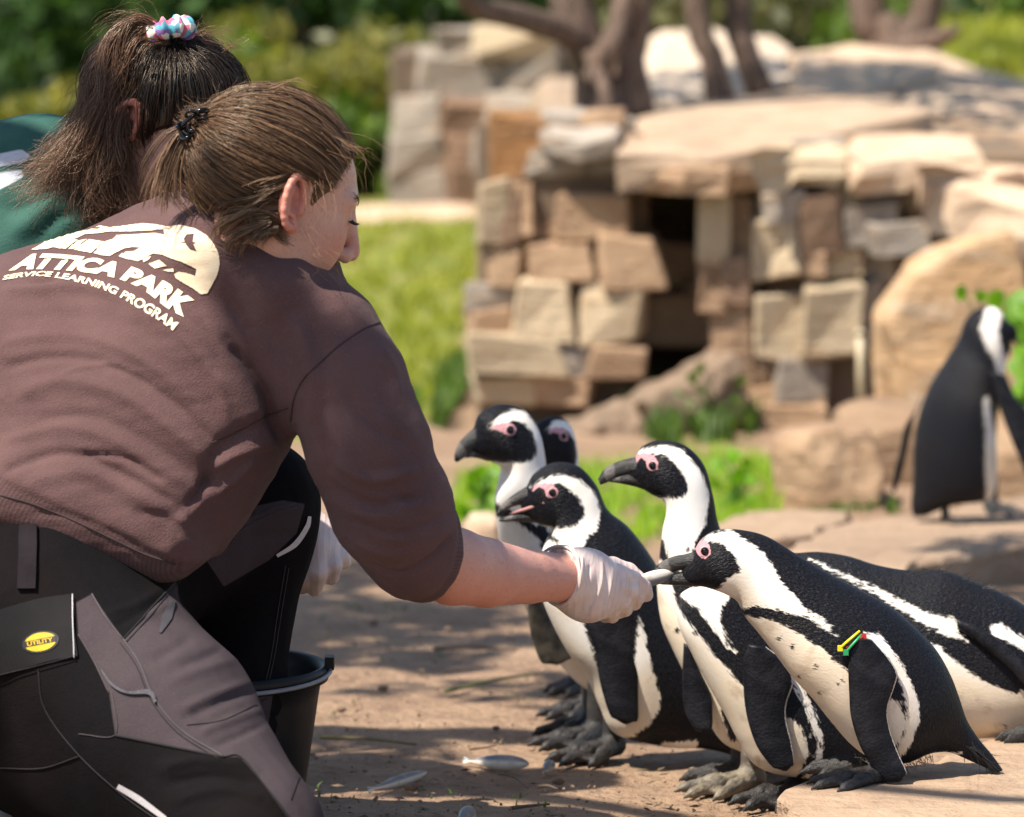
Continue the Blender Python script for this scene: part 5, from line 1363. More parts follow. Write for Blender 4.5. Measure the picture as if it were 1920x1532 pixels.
TF = [([(330,1250),(390,1230),(440,1200)], 9, -5), ([(320,1275),(400,1250),(470,1225)], 9, 4), ([(350,1345),(430,1310),(500,1290)], 8, -6), ([(340,1330),(420,1295),(490,1270)], 8, 5),
      ([(370,1375),(450,1345),(520,1320)], 8, 6), ([(400,1400),(470,1370),(530,1340)], 7, -5), ([(250,1165),(330,1130),(390,1120)], 8, 4), ([(280,1240),(330,1215),(365,1190)], 9, -4),
      ([(300,1440),(380,1425),(470,1440)], 10, 7), ([(310,1470),(400,1455),(480,1470)], 9, -7), ([(330,1500),(420,1480),(500,1500)], 10, 6),
      ([(430,960),(500,930),(560,925)], 8, -5), ([(420,1000),(500,960),(570,950)], 8, 4), ([(400,1060),(480,1010),(560,1000)], 9, -4), ([(440,1120),(500,1090),(540,1080)], 9, 4), ([(430,1180),(490,1160),(520,1150)], 8, -4),
      ([(200,1150),(260,1130),(310,1100)], 7, 4), ([(215,1175),(270,1145),(315,1115)], 6, -4)]
V = apply_folds(V, Fc, TF, 5.4, 1.0, 2.0 * noise3(V * [14, 14, 14], 15, 3))
px = to_px(V); X = px[:, :2]; near = px[:, 2] < 5.52
T1 = [(231,1199),(337,1078),(420,1060),(700,1532),(545,1540),(490,1465),(450,1419),(420,1420),(340,1370),(290,1310),(262,1245)]
T2 = [(143,1130),(172,1114),(231,1199),(262,1245),(290,1310),(340,1370),(420,1420),(330,1402),(216,1378),(205,1300),(176,1240),(147,1190)]
T3 = [(-60,1052),(60,1042),(175,1028),(180,1042),(60,1060),(-60,1086)]
T4 = [(400,985),(450,955),(530,938),(572,945),(556,1000),(505,1050),(420,1100),(380,1040)]
T5 = [(470,1290),(515,1280),(500,1380),(440,1340)]
tp = np.full(len(V), -40.0)
for q in (T1, T2): tp = np.maximum(tp, np.where(near, sdpoly(X, q), -40))
for q in (T4, T5): tp = np.maximum(tp, np.where(~near, sdpoly(X, q), -40))
def trouser_mat():
    t = NT('work_trousers')
    w = t.ramp(t.attr('tp'), -1.5, 1.5)
    f = t.noise(900, 2, .6)
    k = t.mix(t.ramp(f, .4, .8), (.006, .0054, .0064), (.012, .011, .0125))
    k = t.mix(t.math('MULTIPLY', t.ramp(t.noise(6, 3), .4, .7), .6), k, (.011, .0075, .007))
    tau = t.mix(t.ramp(f, .4, .8), (.060, .046, .051), (.082, .065, .071))
    tau = t.mix(t.math('MULTIPLY', t.ramp(t.noise(14, 4), .45, .75), .5), tau, (.045, .034, .037))
    t.col(t.mix(w, k, tau)); t.set(Roughness=.88); t.b.inputs['Specular IOR Level'].default_value = .06
    t.bump(t.math('ADD', t.noise(900, 2, .6), t.math('MULTIPLY', t.noise(34, 4), 2.0)), .5, .003)
    return t.m
tr_o = mk('trousers', V, Fc, trouser_mat(), k1, attrs={'tp': tp})
tr_t = bvh(V, Fc)
M_THR = simple('dark_thread', (.012, .010, .011), rough=.9); M_PIPE = simple('grey_piping', (.07, .058, .062), rough=.8)
M_REFL = simple('reflective_strip', (.52, .50, .52), (.46, .44, .46), 200, .35)
for q, w, m in [([(231,1199),(262,1245),(290,1310),(340,1370),(420,1420)], 2.6, M_PIPE), ([(231,1199),(280,1145),(337,1080)], 2.0, M_THR), ([(172,1114),(200,1160),(231,1199)], 2.0, M_PIPE),
                ([(225,1205),(256,1250),(284,1315),(334,1375),(412,1425)], 1.2, M_THR), ([(237,1204),(286,1150),(340,1086)], 1.0, M_THR),
                ([(420,1420),(450,1419),(490,1465),(548,1540)], 2.4, M_THR), ([(216,1378),(330,1402),(420,1421)], 3.4, M_THR), ([(148,1376),(216,1378),(212,1310),(204,1290)], 1.2, M_PIPE),
                ([(72,1255),(85,1330),(148,1415),(230,1490),(300,1540)], 1.8, M_THR), ([(0,1440),(80,1440),(148,1418)], 1.6, M_THR), ([(147,1190),(176,1240),(205,1300)], 1.6, M_PIPE),
                ([(570,1410),(560,1455),(545,1500)], 1.0, M_THR), ([(350,1360),(420,1350),(500,1310)], 1.0, M_THR)]:
    seam(tr_t, q, w, m, tr_o, 'seam', .0008)
for q in ([(552,945),(500,958),(450,985),(428,1010)], [(556,952),(505,965),(455,992),(434,1016)], [(535,1060),(520,1150),(508,1230),(495,1290)], [(541,1064),(527,1150),(514,1230),(501,1290)], [(478,975),(474,930),(470,905)]):
    seam(tr_t, q, 1.1, M_PIPE, tr_o, 'seam', .0008)
def strip(tree, pts, w0, mat, parent, name, off=.0016, d=5.4, n=10, th=.0015):
    """flat band laid on the cloth"""
    C = catmull(np.array(pts, float), n); T = np.gradient(C, axis=0); T /= np.linalg.norm(T, axis=1)[:, None]; Nn = np.stack([-T[:, 1], T[:, 0]], 1)
    w = np.interp(np.linspace(0, 1, len(C)), np.linspace(0, 1, len(np.atleast_1d(w0))), np.atleast_1d(w0))
    rows = []
    for c, nn, ww in zip(C, Nn, w):
        r = [hit(tree, *(c + nn * ww * s), off) for s in (-.5, 0, .5)]
        if all(q is not None for q in r): rows.append(r)
    if len(rows) < 2: return None
    A = np.array(rows); vd = A.reshape(-1, 3) - CAM; vd /= np.linalg.norm(vd, axis=1)[:, None]
    top = A.reshape(-1, 3) - vd * 0; bot = A.reshape(-1, 3) + vd * (th + off)
    n_ = len(A); f = grid_faces(n_, 3, False)
    Vv = np.vstack([top, bot]); k = n_ * 3
    fs = f.tolist() + (f[:, ::-1] + k).tolist()
    for i in range(n_ - 1): fs += [[i * 3, (i + 1) * 3, (i + 1) * 3 + k, i * 3 + k], [i * 3 + 2, i * 3 + 2 + k, (i + 1) * 3 + 2 + k, (i + 1) * 3 + 2]]
    fs += [[0, k, k + 1, 1], [1, k + 1, k + 2, 2]]; e = (n_ - 1) * 3; fs += [[e, e + 1, e + 1 + k, e + k], [e + 1, e + 2, e + 2 + k, e + 1 + k]]
    return mk(name, Vv, fs, mat, parent, smooth=False)
strip(tr_t, [(222,1474),(262,1498),(312,1535)], [10, 12, 9], M_REFL, tr_o, 'reflective_strip')
strip(tr_t, [(518,1042),(552,1020),(574,988),(579,968)], [6, 10, 9, 6], M_REFL, tr_o, 'reflective_strip')
M_BLACKC = simple('black_cloth', (.006, .0055, .0065), (.010, .009, .0095), 20, .8, 900, .3, .001, .2)
lp = strip(tr_t, [(53,988),(53,1040),(51,1106)], 33, simple('taupe_loop', (.020, .016, .018), rough=.9, bsc=900, spec=.05), tr_o, 'belt_loop', .006)
fl = strip(tr_t, [(-40,1216),(40,1194),(90,1181),(140,1174)], [118, 118, 118, 116], M_BLACKC, tr_o, 'pocket_flap', .004)
seam(tr_t, [(136,1118),(138,1160),(142,1236)], 1.6, M_REFL, tr_o, 'seam', .0055)
seam(tr_t, [(-20,1268),(60,1252),(141,1233)], 1.4, M_THR, tr_o, 'seam', .0055)
# frayed pocket edge
strip(tr_t, [(192,1258),(212,1285),(240,1300),(280,1300),(292,1318)], [2, 5, 4, 9, 5], simple('hook_tape', (.09,.085,.10), (.05,.048,.055), 300, .9), tr_o, 'pocket_edge', .004)
strip(tr_t, [(322,1128),(312,1158),(300,1188)], [10, 20, 4], simple('grey_bartack', (.045,.042,.05), rough=.8), tr_o, 'bartack', .002)
# badge
bc = np.array([79, 1205.0]); ta = math.radians(-10); ca_, sa_ = math.cos(ta), math.sin(ta)
def bw(x, y): return (bc[0] + x * ca_ - y * sa_, bc[1] + x * sa_ + y * ca_)
def ov(rx, ry, n=40): return [(rx * math.cos(a), ry * math.sin(a)) for a in np.linspace(0, 2 * math.pi, n, endpoint=False)]
M_YEL = simple('yellow_badge', (.72, .47, .01), rough=.45); M_BLK = simple('badge_black', (.008, .007, .006), rough=.6)
for rx, ry, m, off, nm in ((34, 20, M_BLK, .0047, 'badge_rim'), (29.5, 17, M_YEL, .0052, 'badge')):
    flat_to_shirt([poly_mesh(ov(rx, ry))], nm, m, tr_o, bw, step=9, off=off, tree=tr_t)
flat_to_shirt([poly_mesh([(-30, -5.5), (30, -5.5), (29, 5), (-29, 5)])], 'badge_bar', M_BLK, tr_o, bw, step=9, off=.0056, tree=tr_t)
def btext(s, w, h, yb, m, off, bold):
    v, tr = text_mesh(s, bold); v = v - v.min(0); sc = v.max(0)
    v2 = np.stack([(v[:, 0] / sc[0] - .5) * w, yb - v[:, 1] / sc[1] * h], 1)
    flat_to_shirt([(v2, tr)], 'badge_lettering', m, tr_o, bw, step=6, off=off, tree=tr_t)
btext('UTILITY', 48, 8, 4, M_YEL, .0060, .03); btext('DIADORA', 28, 4.4, 12.5, M_BLK, .0057, .02)
# boots
def boot(a, b, up, name):
    a, b, up = map(np.asarray, (a, b, up))
    def fn(P):
        d = cone(P, a, b, .044, .040, (0, 0, 1), .8)
        d = smin(d, cone(P, a, up, .046, .048), .03)
        return smax(d, -(P[:, 2] - (min(a[2], b[2]) - .034)), .006)
    pts = np.array([a, b, up]); V, Fc = sdf_mesh(fn, pts.min(0) - .07, pts.max(0) + .07, .004)
    o = mk(name, V, Fc, simple('boot_suede', (.16, .145, .13), (.10, .09, .08), 40, .85, 200, .4, .002), k1)
    lo = V[:, 2].min(); e = (b - a); e[2] = 0; e /= np.linalg.norm(e)
    v, f = sdf_mesh(lambda P: smax(cone(P, np.array([*a[:2], lo]), np.array([*b[:2], lo]), .046, .043), np.abs(P[:, 2] - lo) - .012, .004), pts.min(0) - [.07, .07, .11], pts.max(0) + .05, .005)
    mk('sole', v, f, simple('red_sole', (.42, .03, .035), (.30, .02, .03), 30, .5), o)
g = at_ground(60, 1580)
b0 = J(75, 1530, 5.66); b1 = J(-30, 1440, 5.86)
boot(np.array([b0[0], b0[1], zg(b0[1]) + .05]), np.array([b1[0] - .06, b1[1] + .02, zg(b1[1]) + .05]), J(110, 1520, 5.64), 'boot')
f0 = J(436, 1500, 5.72)
boot(np.array([f0[0] - .01, f0[1], zg(f0[1]) + .045]), np.array([f0[0] + .01, f0[1] + .16, zg(f0[1]) + .042]), np.array([f0[0], f0[1], zg(f0[1]) + .13]), 'boot')

# ---------------- gloved hands
def glove_mat():
    t = NT('latex_glove')
    t.col(t.mix(t.ramp(t.noise(30, 3), .3, .7), (.60, .46, .43), (.66, .54, .49))); t.set(Roughness=.38)
    t.b.inputs['Subsurface Weight'].default_value = .25; t.b.inputs['Subsurface Radius'].default_value = (.01, .006, .005); t.b.inputs['Subsurface Scale'].default_value = .4
    w = t.n('ShaderNodeTexWave'); w.inputs['Scale'].default_value = 26; w.inputs['Distortion'].default_value = 5; w.inputs['Detail'].default_value = 2; w.inputs['Detail Scale'].default_value = 1.2
    t.l(t.mapv(t.co(), (1.6, 1, .5)), w.inputs['Vector'])
    t.bump(t.math('ADD', t.math('POWER', w.outputs['Fac'], 3.0), t.math('MULTIPLY', t.noise(120, 3), .5)), .17, .003)
    return t.m
M_GLOVE = glove_mat()
D0 = 5.70
def g(px, py, d, r): return (J(px, py, d), R_(r, d))
def glove_r(P):
    d = chain(P, [g(1048, 1082, 5.665, 56), g(1072, 1086, 5.68, 52), g(1100, 1094, 5.70, 54)], .01)
    d = smin(d, cone(P, J(1098, 1092, 5.70), J(1140, 1094, 5.735), R_(60, D0), R_(36, D0), (0, -1, .25), .62), .02)
    d = smin(d, cone(P, J(1106, 1118, 5.70), J(1140, 1122, 5.73), R_(44, D0), R_(32, D0)), .02)
    f = [[g(1158, 1078, 5.715, 21), g(1186, 1088, 5.735, 18), g(1207, 1102, 5.755, 15), g(1212, 1116, 5.765, 13)],
         [g(1154, 1096, 5.71, 21), g(1180, 1106, 5.725, 18), g(1194, 1120, 5.75, 15), g(1190, 1132, 5.77, 13)],
         [g(1144, 1114, 5.71, 21), g(1168, 1126, 5.725, 17), g(1172, 1142, 5.755, 14), g(1160, 1148, 5.78, 13)],
         [g(1124, 1130, 5.71, 19), g(1146, 1144, 5.725, 16), g(1148, 1155, 5.755, 13), g(1134, 1156, 5.78, 12)],
         [g(1112, 1068, 5.74, 24), g(1148, 1064, 5.765, 20), g(1178, 1072, 5.775, 17), g(1196, 1082, 5.775, 13)]]
    for q in f: d = smin(d, chain(P, q, .003), .0045)
    ax = J(1100, 1094, 5.70) - J(1048, 1082, 5.665); ax = ax + np.array([0, 0, .010]); ax /= np.linalg.norm(ax)
    return smax(d, -((P - J(1046, 1078, 5.665)) @ ax), .003)
V, Fc = sdf_mesh(glove_r, *bb(990, 1000, 1240, 1190, 5.60, 5.83), .0017)
V = relax(V, Fc, 2, .4)
GF = [([(1075,1035),(1068,1090),(1040,1130)], 3, 3.5), ([(1092,1040),(1085,1100),(1060,1140)], 3, 2.5), ([(1128,1050),(1125,1100),(1105,1155)], 3, 3), ([(1150,1060),(1142,1110),(1130,1150)], 3, 2),
      ([(1172,1080),(1168,1110),(1160,1140)], 2.5, 2.5), ([(1184,1085),(1182,1110),(1175,1135)], 2.5, -2.5), ([(1160,1075),(1156,1110),(1150,1140)], 2.5, -2.5), ([(1195,1092),(1196,1108),(1192,1124)], 2, 2), ([(1108,1055),(1100,1110),(1085,1150)], 4, -2.5)]
V = apply_folds(V, Fc, GF, 5.7, 1.5)
gl = mk('glove', V, Fc, M_GLOVE, k1)
# rolled cuff
a = np.linspace(0, 2 * math.pi, 48, endpoint=False); axg = J(1100, 1094, 5.70) - J(1048, 1082, 5.665) + np.array([0, 0, .010]); axg /= np.linalg.norm(axg)
e1 = np.cross(axg, (0, 1, 0)); e1 /= np.linalg.norm(e1); e2 = np.cross(axg, e1); cc = J(1047, 1079, 5.665)
for k, (rr, sh) in enumerate(((R_(55, D0), .0), (R_(54, D0), .006))):
    ring = cc + axg * sh + (rr * (1 + .03 * np.sin(a * 3 + k)))[:, None] * (np.cos(a)[:, None] * e1 + np.sin(a)[:, None] * e2) + axg * (.003 * np.sin(a * 2 + k))[:, None]
    ring = np.vstack([ring, ring[:1]]); v, f = tube(ring, .0021 - .0006 * k, 8, False); mk('rolled_cuff', v, f, M_GLOVE, gl)
# far hand resting behind the knee
def glove_l(P):
    d = cone(P, J(590, 1010, 5.90), J(600, 1048, 5.90), R_(40, 5.9), R_(42, 5.9), (0, -1, 0), .7)
    f = [[g(598, 1030, 5.88, 20), g(596, 1075, 5.87, 18), g(590, 1103, 5.89, 16)], [g(575, 1040, 5.89, 18), g(570, 1085, 5.88, 17), g(566, 1100, 5.90, 15)],
         [g(615, 1030, 5.89, 18), g(625, 1062, 5.88, 16), g(622, 1082, 5.89, 15)], [g(618, 1020, 5.91, 18), g(640, 1045, 5.90, 16), g(646, 1054, 5.92, 13)],
         [g(600, 1010, 5.93, 18), g(632, 1012, 5.95, 15), g(655, 1030, 5.95, 12)]]
    for q in f: d = smin(d, chain(P, q, .004), .006)
    return smin(d, chain(P, [g(590, 1010, 5.90, 36), g(560, 970, 5.90, 34)]), .02)
V, Fc = sdf_mesh(glove_l, *bb(510, 920, 680, 1130, 5.80, 6.0), .002)
mk('glove', relax(V, Fc, 2), Fc, M_GLOVE, k1)

# ---------------- fish being fed
def fish_mat():
    t = NT('fish_silver')
    n = t.noise(60, 4)
    c = t.mix(t.ramp(t.attr('back'), .35, .65), (.78, .70, .60), (.14, .15, .17))
    t.col(t.mix(t.math('MULTIPLY', t.ramp(n, .5, .7), .5), c, (.40, .30, .26))); t.set(Roughness=.3, Metallic=.1)
    t.bump(t.vor(600), .3, .0008)
    return t.m
M_FISH = fish_mat()
def fish(head, tail, depth_dir, h, th, label, group=None, bend=0.0):
    head, tail, up = np.asarray(head, float), np.asarray(tail, float), np.asarray(depth_dir, float)
    ax = tail - head; L = np.linalg.norm(ax); ax /= L; up = up - ax * (up @ ax); up /= np.linalg.norm(up); sd_ = np.cross(ax, up)
    t = np.array([0, .05, .15, .3, .45, .6, .75, .86, .93, 1.0]); hh = np.array([.08, .45, .8, 1, 1, .85, .55, .28, .34, .62]) * h; tt = np.array([.1, .5, .85, 1, .95, .75, .45, .22, .12, .06]) * th
    C = catmull(np.stack([t, hh, tt], 1), 4); a = np.arange(16) * 2 * math.pi / 16
    c = head + ax * (C[:, :1] * L) + up * (bend * np.sin(C[:, :1] * math.pi))
    V = c[:, None] + C[:, 1, None, None] * np.cos(a)[None, :, None] * up + C[:, 2, None, None] * np.sin(a)[None, :, None] * sd_
    bk = np.tile(np.cos(a) * .5 + .5, len(C))
    f = grid_faces(len(C), 16).tolist() + [list(range(16))[::-1], [(len(C) - 1) * 16 + i for i in range(16)]]
    root = empty('fish', (head + tail) / 2, label, 'fish', group)
    mk('fish_body', V.reshape(-1, 3), f, M_FISH, root, attrs={'back': bk})
    e = c[3] + sd_ * tt[1] * 1.0
    for s in (-1, 1):
        p = head + ax * L * .075 + sd_ * s * th * .5 + up * h * .12; q = []
        for k in range(5):
            th_ = k / 4 * math.pi / 2; q.append(p + h * .13 * (math.sin(th_) * (np.cos(a)[:, None] * ax + np.sin(a)[:, None] * up) + s * math.cos(th_) * .5 * sd_))
        mk('fish_eye', np.vstack(q), grid_faces(5, 16).tolist(), M_EYE, root)
    return root
fish(J(1262, 1075, 5.785), J(1168, 1098, 5.735), -UP, R_(14, 5.75), R_(10, 5.75), 'silver fish pinched between gloved fingers and a penguin beak')
# ---------------- hair
def hair_mat(name, dark, light, red=None):
    t = NT(name)
    c = t.mix(t.attr('shade'), dark, light)
    t.col(c); t.set(Roughness=.34); t.b.inputs['Specular IOR Level'].default_value = .6
    t.b.inputs['Specular Tint'].default_value = (1, .86, .7, 1)
    return t.m
SK_C, SK_R = np.array([-.012, 0, .039]), np.array([.098, .075, .075])
HPOLY = [(.13, .2), (.083, .084), (.060, .060), (.050, .034), (.034, .016), (.026, -.014), (.017, -.014), (.016, .034), (-.010, .043), (-.027, .028), (-.030, -.03), (-.032, -.062), (-.055, -.10), (-.2, -.1), (-.2, .2)]
def hair_cap(root, HCn, HRn, mat, lift=.006):
    fn = lambda P: smax(ell(P, SK_C, SK_R + lift), -(sdpoly(P[:, [0, 2]], HPOLY) - .003), .005)
    V, Fc = sdf_mesh(fn, (-.13, -.10, -.11), (.11, .10, .15), .003)
    return mk('hair', HCn + V @ HRn.T, Fc, mat, root, attrs={'shade': .10 + .1 * noise3(V * 60, 4, 2)})
def swept(root, HCn, HRn, mat, clip, n, name='hair_strands', volume=.012, bundle=.013, rad=.00042, zmin=-.09, gather=.9, clump=.0045, K=15, yside=None, dark=.0):
    """strands combed over the scalp from their roots to the clip (head coordinates)"""
    D = RNG.normal(size=(n * 9, 3)); D /= np.linalg.norm(D, axis=1)[:, None]
    Pt = SK_C + D * SK_R
    ok = (sdpoly(Pt[:, [0, 2]], HPOLY) > .001) & (Pt[:, 2] > zmin)
    if yside is not None: ok &= (Pt[:, 1] * yside > -.02)
    w = ok & (RNG.uniform(size=len(D)) < np.where(sdpoly(Pt[:, [0, 2]], HPOLY) < .02, 1, .55))
    D = D[w][:n]; n = len(D)
    e = (clip - SK_C) / SK_R; e /= np.linalg.norm(e)
    t = np.linspace(0, 1, K)
    om = np.arccos(np.clip(D @ e, -.999, .999))[:, None]
    S = (np.sin((1 - t) * om)[..., None] * D[:, None] + np.sin(t * om)[..., None] * e) / np.sin(om)[..., None]
    S /= np.linalg.norm(S, axis=2, keepdims=True)
    lay = RNG.uniform(.25, 1.0, size=(n, 1))
    bow = np.sin(np.pi * np.clip(t, 0, 1) ** .8)[None] * volume * lay * (.4 + .6 * np.clip(om / 1.6, 0, 1)) + .003 + .004 * lay
    P_ = SK_C + S * (SK_R + bow[..., None])
    # clumps: shared wander for neighbouring roots
    for ax in range(3):
        P_[:, :, ax] += clump * np.sin(t * math.pi)[None] * noise3(D * 9, 40 + ax, 3)[:, None]
        P_[:, :, ax] += .0020 * np.cumsum(RNG.normal(size=(n, K)), 1) / 3 * np.sin(t * math.pi)[None]
    off = RNG.normal(size=(n, 3)) * bundle * .5
    P_ += (t ** 6)[None, :, None] * ((clip + off)[:, None] - P_[:, -1:, :])
    ez = ((np.abs(P_[..., 0] + .004) < .017) & (P_[..., 2] < .035) & (P_[..., 2] > -.05)).any(1); P_ = P_[~ez]; D = D[~ez]; n = len(D)
    W = HCn + P_ @ HRn.T
    V, Fc = strands(W, rad * RNG.uniform(.6, 1.5, size=n), 3, .7)
    sh = np.clip(.32 + .30 * noise3(D * 12, 77, 3) + RNG.normal(size=n) * .17 - dark, 0, 1)
    return mk(name, V, Fc, mat, root, attrs={'shade': np.repeat(sh, K * 3)})
def locks(root, mat, guides, n, spread, name, rad=.00045, curl=0.0, K=22, freq=3.0, shade=.35, fly=.0, widen=1.0):
    """strands following guide curves (world points)"""
    Gd = [catmull(np.array(g_, float), 12) for g_ in guides]
    P_ = np.zeros((n, K, 3)); sh = np.zeros(n)
    NS = 14; co_ = RNG.normal(size=(len(Gd), NS, 3)); cp = RNG.uniform(0, 6.28, (len(Gd), NS)); cf = RNG.uniform(.7, 1.3, (len(Gd), NS))
    for i in range(n):
        gi = RNG.integers(len(Gd)); C = Gd[gi]; sj = RNG.integers(NS); L0 = RNG.uniform(0, .08); L1 = RNG.uniform(.72, 1.0)
        s = np.linspace(L0, L1, K) * (len(C) - 1); q = np.stack([np.interp(s, np.arange(len(C)), C[:, k]) for k in range(3)], 1)
        o = (co_[gi, sj] + RNG.normal(size=3) * .28) * spread; t = np.linspace(0, 1, K)
        ph = cp[gi, sj] + RNG.normal() * .35; fr = freq * cf[gi, sj]; am = curl * RNG.uniform(.4, 1.2)
        u = np.array([1., 0, 0]); v = np.array([0, .7, .7])
        q = q + o * (.35 + widen * t)[:, None] + (am * t ** .7)[:, None] * (np.cos(fr * 6.28 * t + ph)[:, None] * u + np.sin(fr * 6.28 * t + ph)[:, None] * v)
        q = q + fly * np.cumsum(RNG.normal(size=(K, 3)), 0) / 6
        P_[i] = q; sh[i] = np.clip(shade + .25 * math.sin(gi * 2.3) * .6 + RNG.normal() * .18, 0, 1)
    V, Fc = strands(P_, rad * RNG.uniform(.6, 1.4, size=n), 3, .4)
    return tag(mk(name, V, Fc, mat, root, attrs={'shade': np.repeat(sh, K * 3)}), kind='stuff')
M_H1 = hair_mat('light_brown_hair', (.028, .015, .010), (.40, .235, .135))
hair1 = hair_cap(k1, HC, HR, hair_mat('brown_hair_base', (.030, .017, .010), (.06, .036, .02)))
clip1 = (J(372, 236, 5.40) - HC) @ HR
swept(k1, HC, HR, M_H1, clip1, 8500, volume=.012, bundle=.02, clump=.009, rad=.00030)
c1 = lambda px, py, d=5.39: J(px, py, d)
locks(k1, M_H1, [[c1(385,232),c1(345,250),c1(318,300),c1(305,350),c1(296,395)], [c1(380,240),c1(350,270),c1(335,320),c1(340,350),c1(375,385)], [c1(385,240),c1(335,260),c1(308,320),c1(300,385,5.42)], [c1(390,250),c1(362,300),c1(360,345),c1(400,385)]],
      520, .006, 'ponytail', curl=.002, freq=.8, shade=.42, widen=1.2)
# loose lower hair from behind the ear back to the nape
locks(k1, M_H1, [[c1(505,330,5.355),c1(450,300,5.36),c1(410,330,5.37),c1(370,382,5.40)], [c1(520,350,5.35),c1(470,335,5.352),c1(430,360,5.36),c1(400,392,5.385)], [c1(525,380,5.35),c1(490,372,5.35),c1(450,385,5.36),c1(430,402,5.38)], [c1(525,400,5.352),c1(505,410,5.355),c1(515,430,5.36),c1(540,448,5.365)], [c1(500,400,5.35),c1(460,395,5.352),c1(430,405,5.36),c1(420,425,5.37)], [c1(530,415,5.35),c1(500,405,5.35),c1(470,412,5.352),c1(480,440,5.355)], [c1(470,398,5.345),c1(440,410,5.348),c1(415,425,5.355),c1(402,448,5.37)], [c1(505,415,5.342),c1(472,426,5.345),c1(445,442,5.35),c1(430,462,5.36)], [c1(520,430,5.342),c1(498,440,5.345),c1(480,460,5.35)], [c1(548,322,5.345),c1(522,332,5.345),c1(492,342,5.346),c1(455,352,5.352)], [c1(540,342,5.345),c1(518,352,5.345),c1(492,364,5.346),c1(462,378,5.352)], [c1(480,290,5.352),c1(420,290,5.365),c1(385,330,5.38),c1(352,385,5.40)]],
      1500, .0055, 'nape_hair', curl=.003, freq=1.0, shade=.30)
# wisps round the face and crown
wg = []
for a_, b_, c_ in [((600,240),(660,290),(700,330)), ((620,250),(690,300),(690,370)), ((610,290),(650,330),(640,400)), ((580,330),(590,380),(620,420)), ((560,340),(585,400),(600,450)), ((640,270),(680,290),(705,310)), ((500,170),(560,160),(590,185)), ((590,470),(610,480),(600,500)), ((620,330),(625,420),(640,470)), ((600,320),(610,400),(590,460)), ((420,190),(440,165),(480,150)), ((570,420),(600,470),(640,510)), ((610,470),(640,500),(650,530)), ((650,290),(672,330),(668,380))]:
    wg.append([c1(*a_, 5.355), c1(*b_, 5.35), c1(*c_, 5.36)])
locks(k1, M_H1, wg, 80, .009, 'flyaway_hair', rad=.00017, curl=.006, freq=.7, shade=.75, fly=.004, K=16)
# clip
M_CLIP = simple('black_plastic', (.006, .006, .007), rough=.12)
parts = []
for k in range(7):
    a0 = np.array([(358, 215), (382, 212), (340, 236), (362, 240), (345, 255), (392, 246), (380, 228)][k], float); r = [10, 11, 8, 9, 8, 12, 10][k]
    an = np.linspace(0, 2 * math.pi, 18, endpoint=False); ring = [J(a0[0] + r * math.cos(x), a0[1] + r * .7 * math.sin(x), 5.368 + .012 * math.sin(x + k)) for x in an]
    parts.append(tube(ring + [ring[0]], R_(3.6, 5.4), 7, False))
for q in ([(338, 238), (355, 222), (372, 210), (392, 208)], [(345, 262), (365, 250), (385, 250), (400, 238)], [(336, 236), (340, 250), (350, 264)]):
    parts.append(tube(catmull([J(x, y, 5.366) for x, y in q], 6), R_(4.2, 5.4), 8))
mk('hair_clip', *join(parts), M_CLIP, k1)

# ---------------- second keeper, in the green jacket
k2 = empty('person', at_ground(150, 1440), 'keeper with dark curly ponytail in green jacket behind the brown sweatshirt', 'person')
HR2 = frame(-32, 30, -6)
EAR2 = J(236, 248, 5.78); HC2 = EAR2 - HR2 @ np.array([-.004, -.072, -.004])
def k2_skin(P):
    d = head_sdf((P - HC2) @ HR2)
    d = smin(d, cone(P, HC2 + HR2 @ np.array([-.03, 0, -.055]), J(150, 420, 5.95), .050, .055), .025)
    return smin(d, cone(P, J(150, 430, 5.96), J(60, 700, 6.0), .08, .10), .05)
V, Fc = sdf_mesh(k2_skin, *bb(-40, 40, 520, 800, 5.60, 6.15), .0036)
Q = (V - HC2) @ HR2
red = np.clip(1 - np.linalg.norm((np.abs(Q) * [1, 1, 0] + Q * [0, 0, 1] - [.068, .045, -.03]) / [.04, .035, .035], axis=1), 0, 1) * .4
t2 = skin_mat(); t2.name = 'tan_skin'
for n_ in t2.node_tree.nodes:
    if n_.type == 'MIX' and not n_.inputs[7].is_linked and abs(n_.inputs[7].default_value[0] - .62) < .01:
        n_.inputs[6].default_value = (.36, .185, .13, 1); n_.inputs[7].default_value = (.42, .22, .16, 1)
mk('body', V, Fc, t2, k2, attrs={'red': red})
e_ = add_ear(k2, HC2, HR2, -1, 1.0, 10); e_.data.materials[0] = t2
e_ = add_ear(k2, HC2, HR2, 1, 1.0, 10); e_.data.materials[0] = t2
M_H2 = hair_mat('dark_brown_hair', (.0075, .0065, .008), (.045, .026, .018)); M_H2B = hair_mat('brown_curls', (.012, .007, .005), (.22, .11, .062))
hair_cap(k2, HC2, HR2, hair_mat('dark_hair_base', (.007, .006, .007), (.02, .014, .012)), .008)
top2 = (J(318, 92, 5.80) - HC2) @ HR2
swept(k2, HC2, HR2, M_H2, top2, 4200, volume=.022, bundle=.02, clump=.006)
c2 = lambda px, py, d=5.78: J(px, py, d)
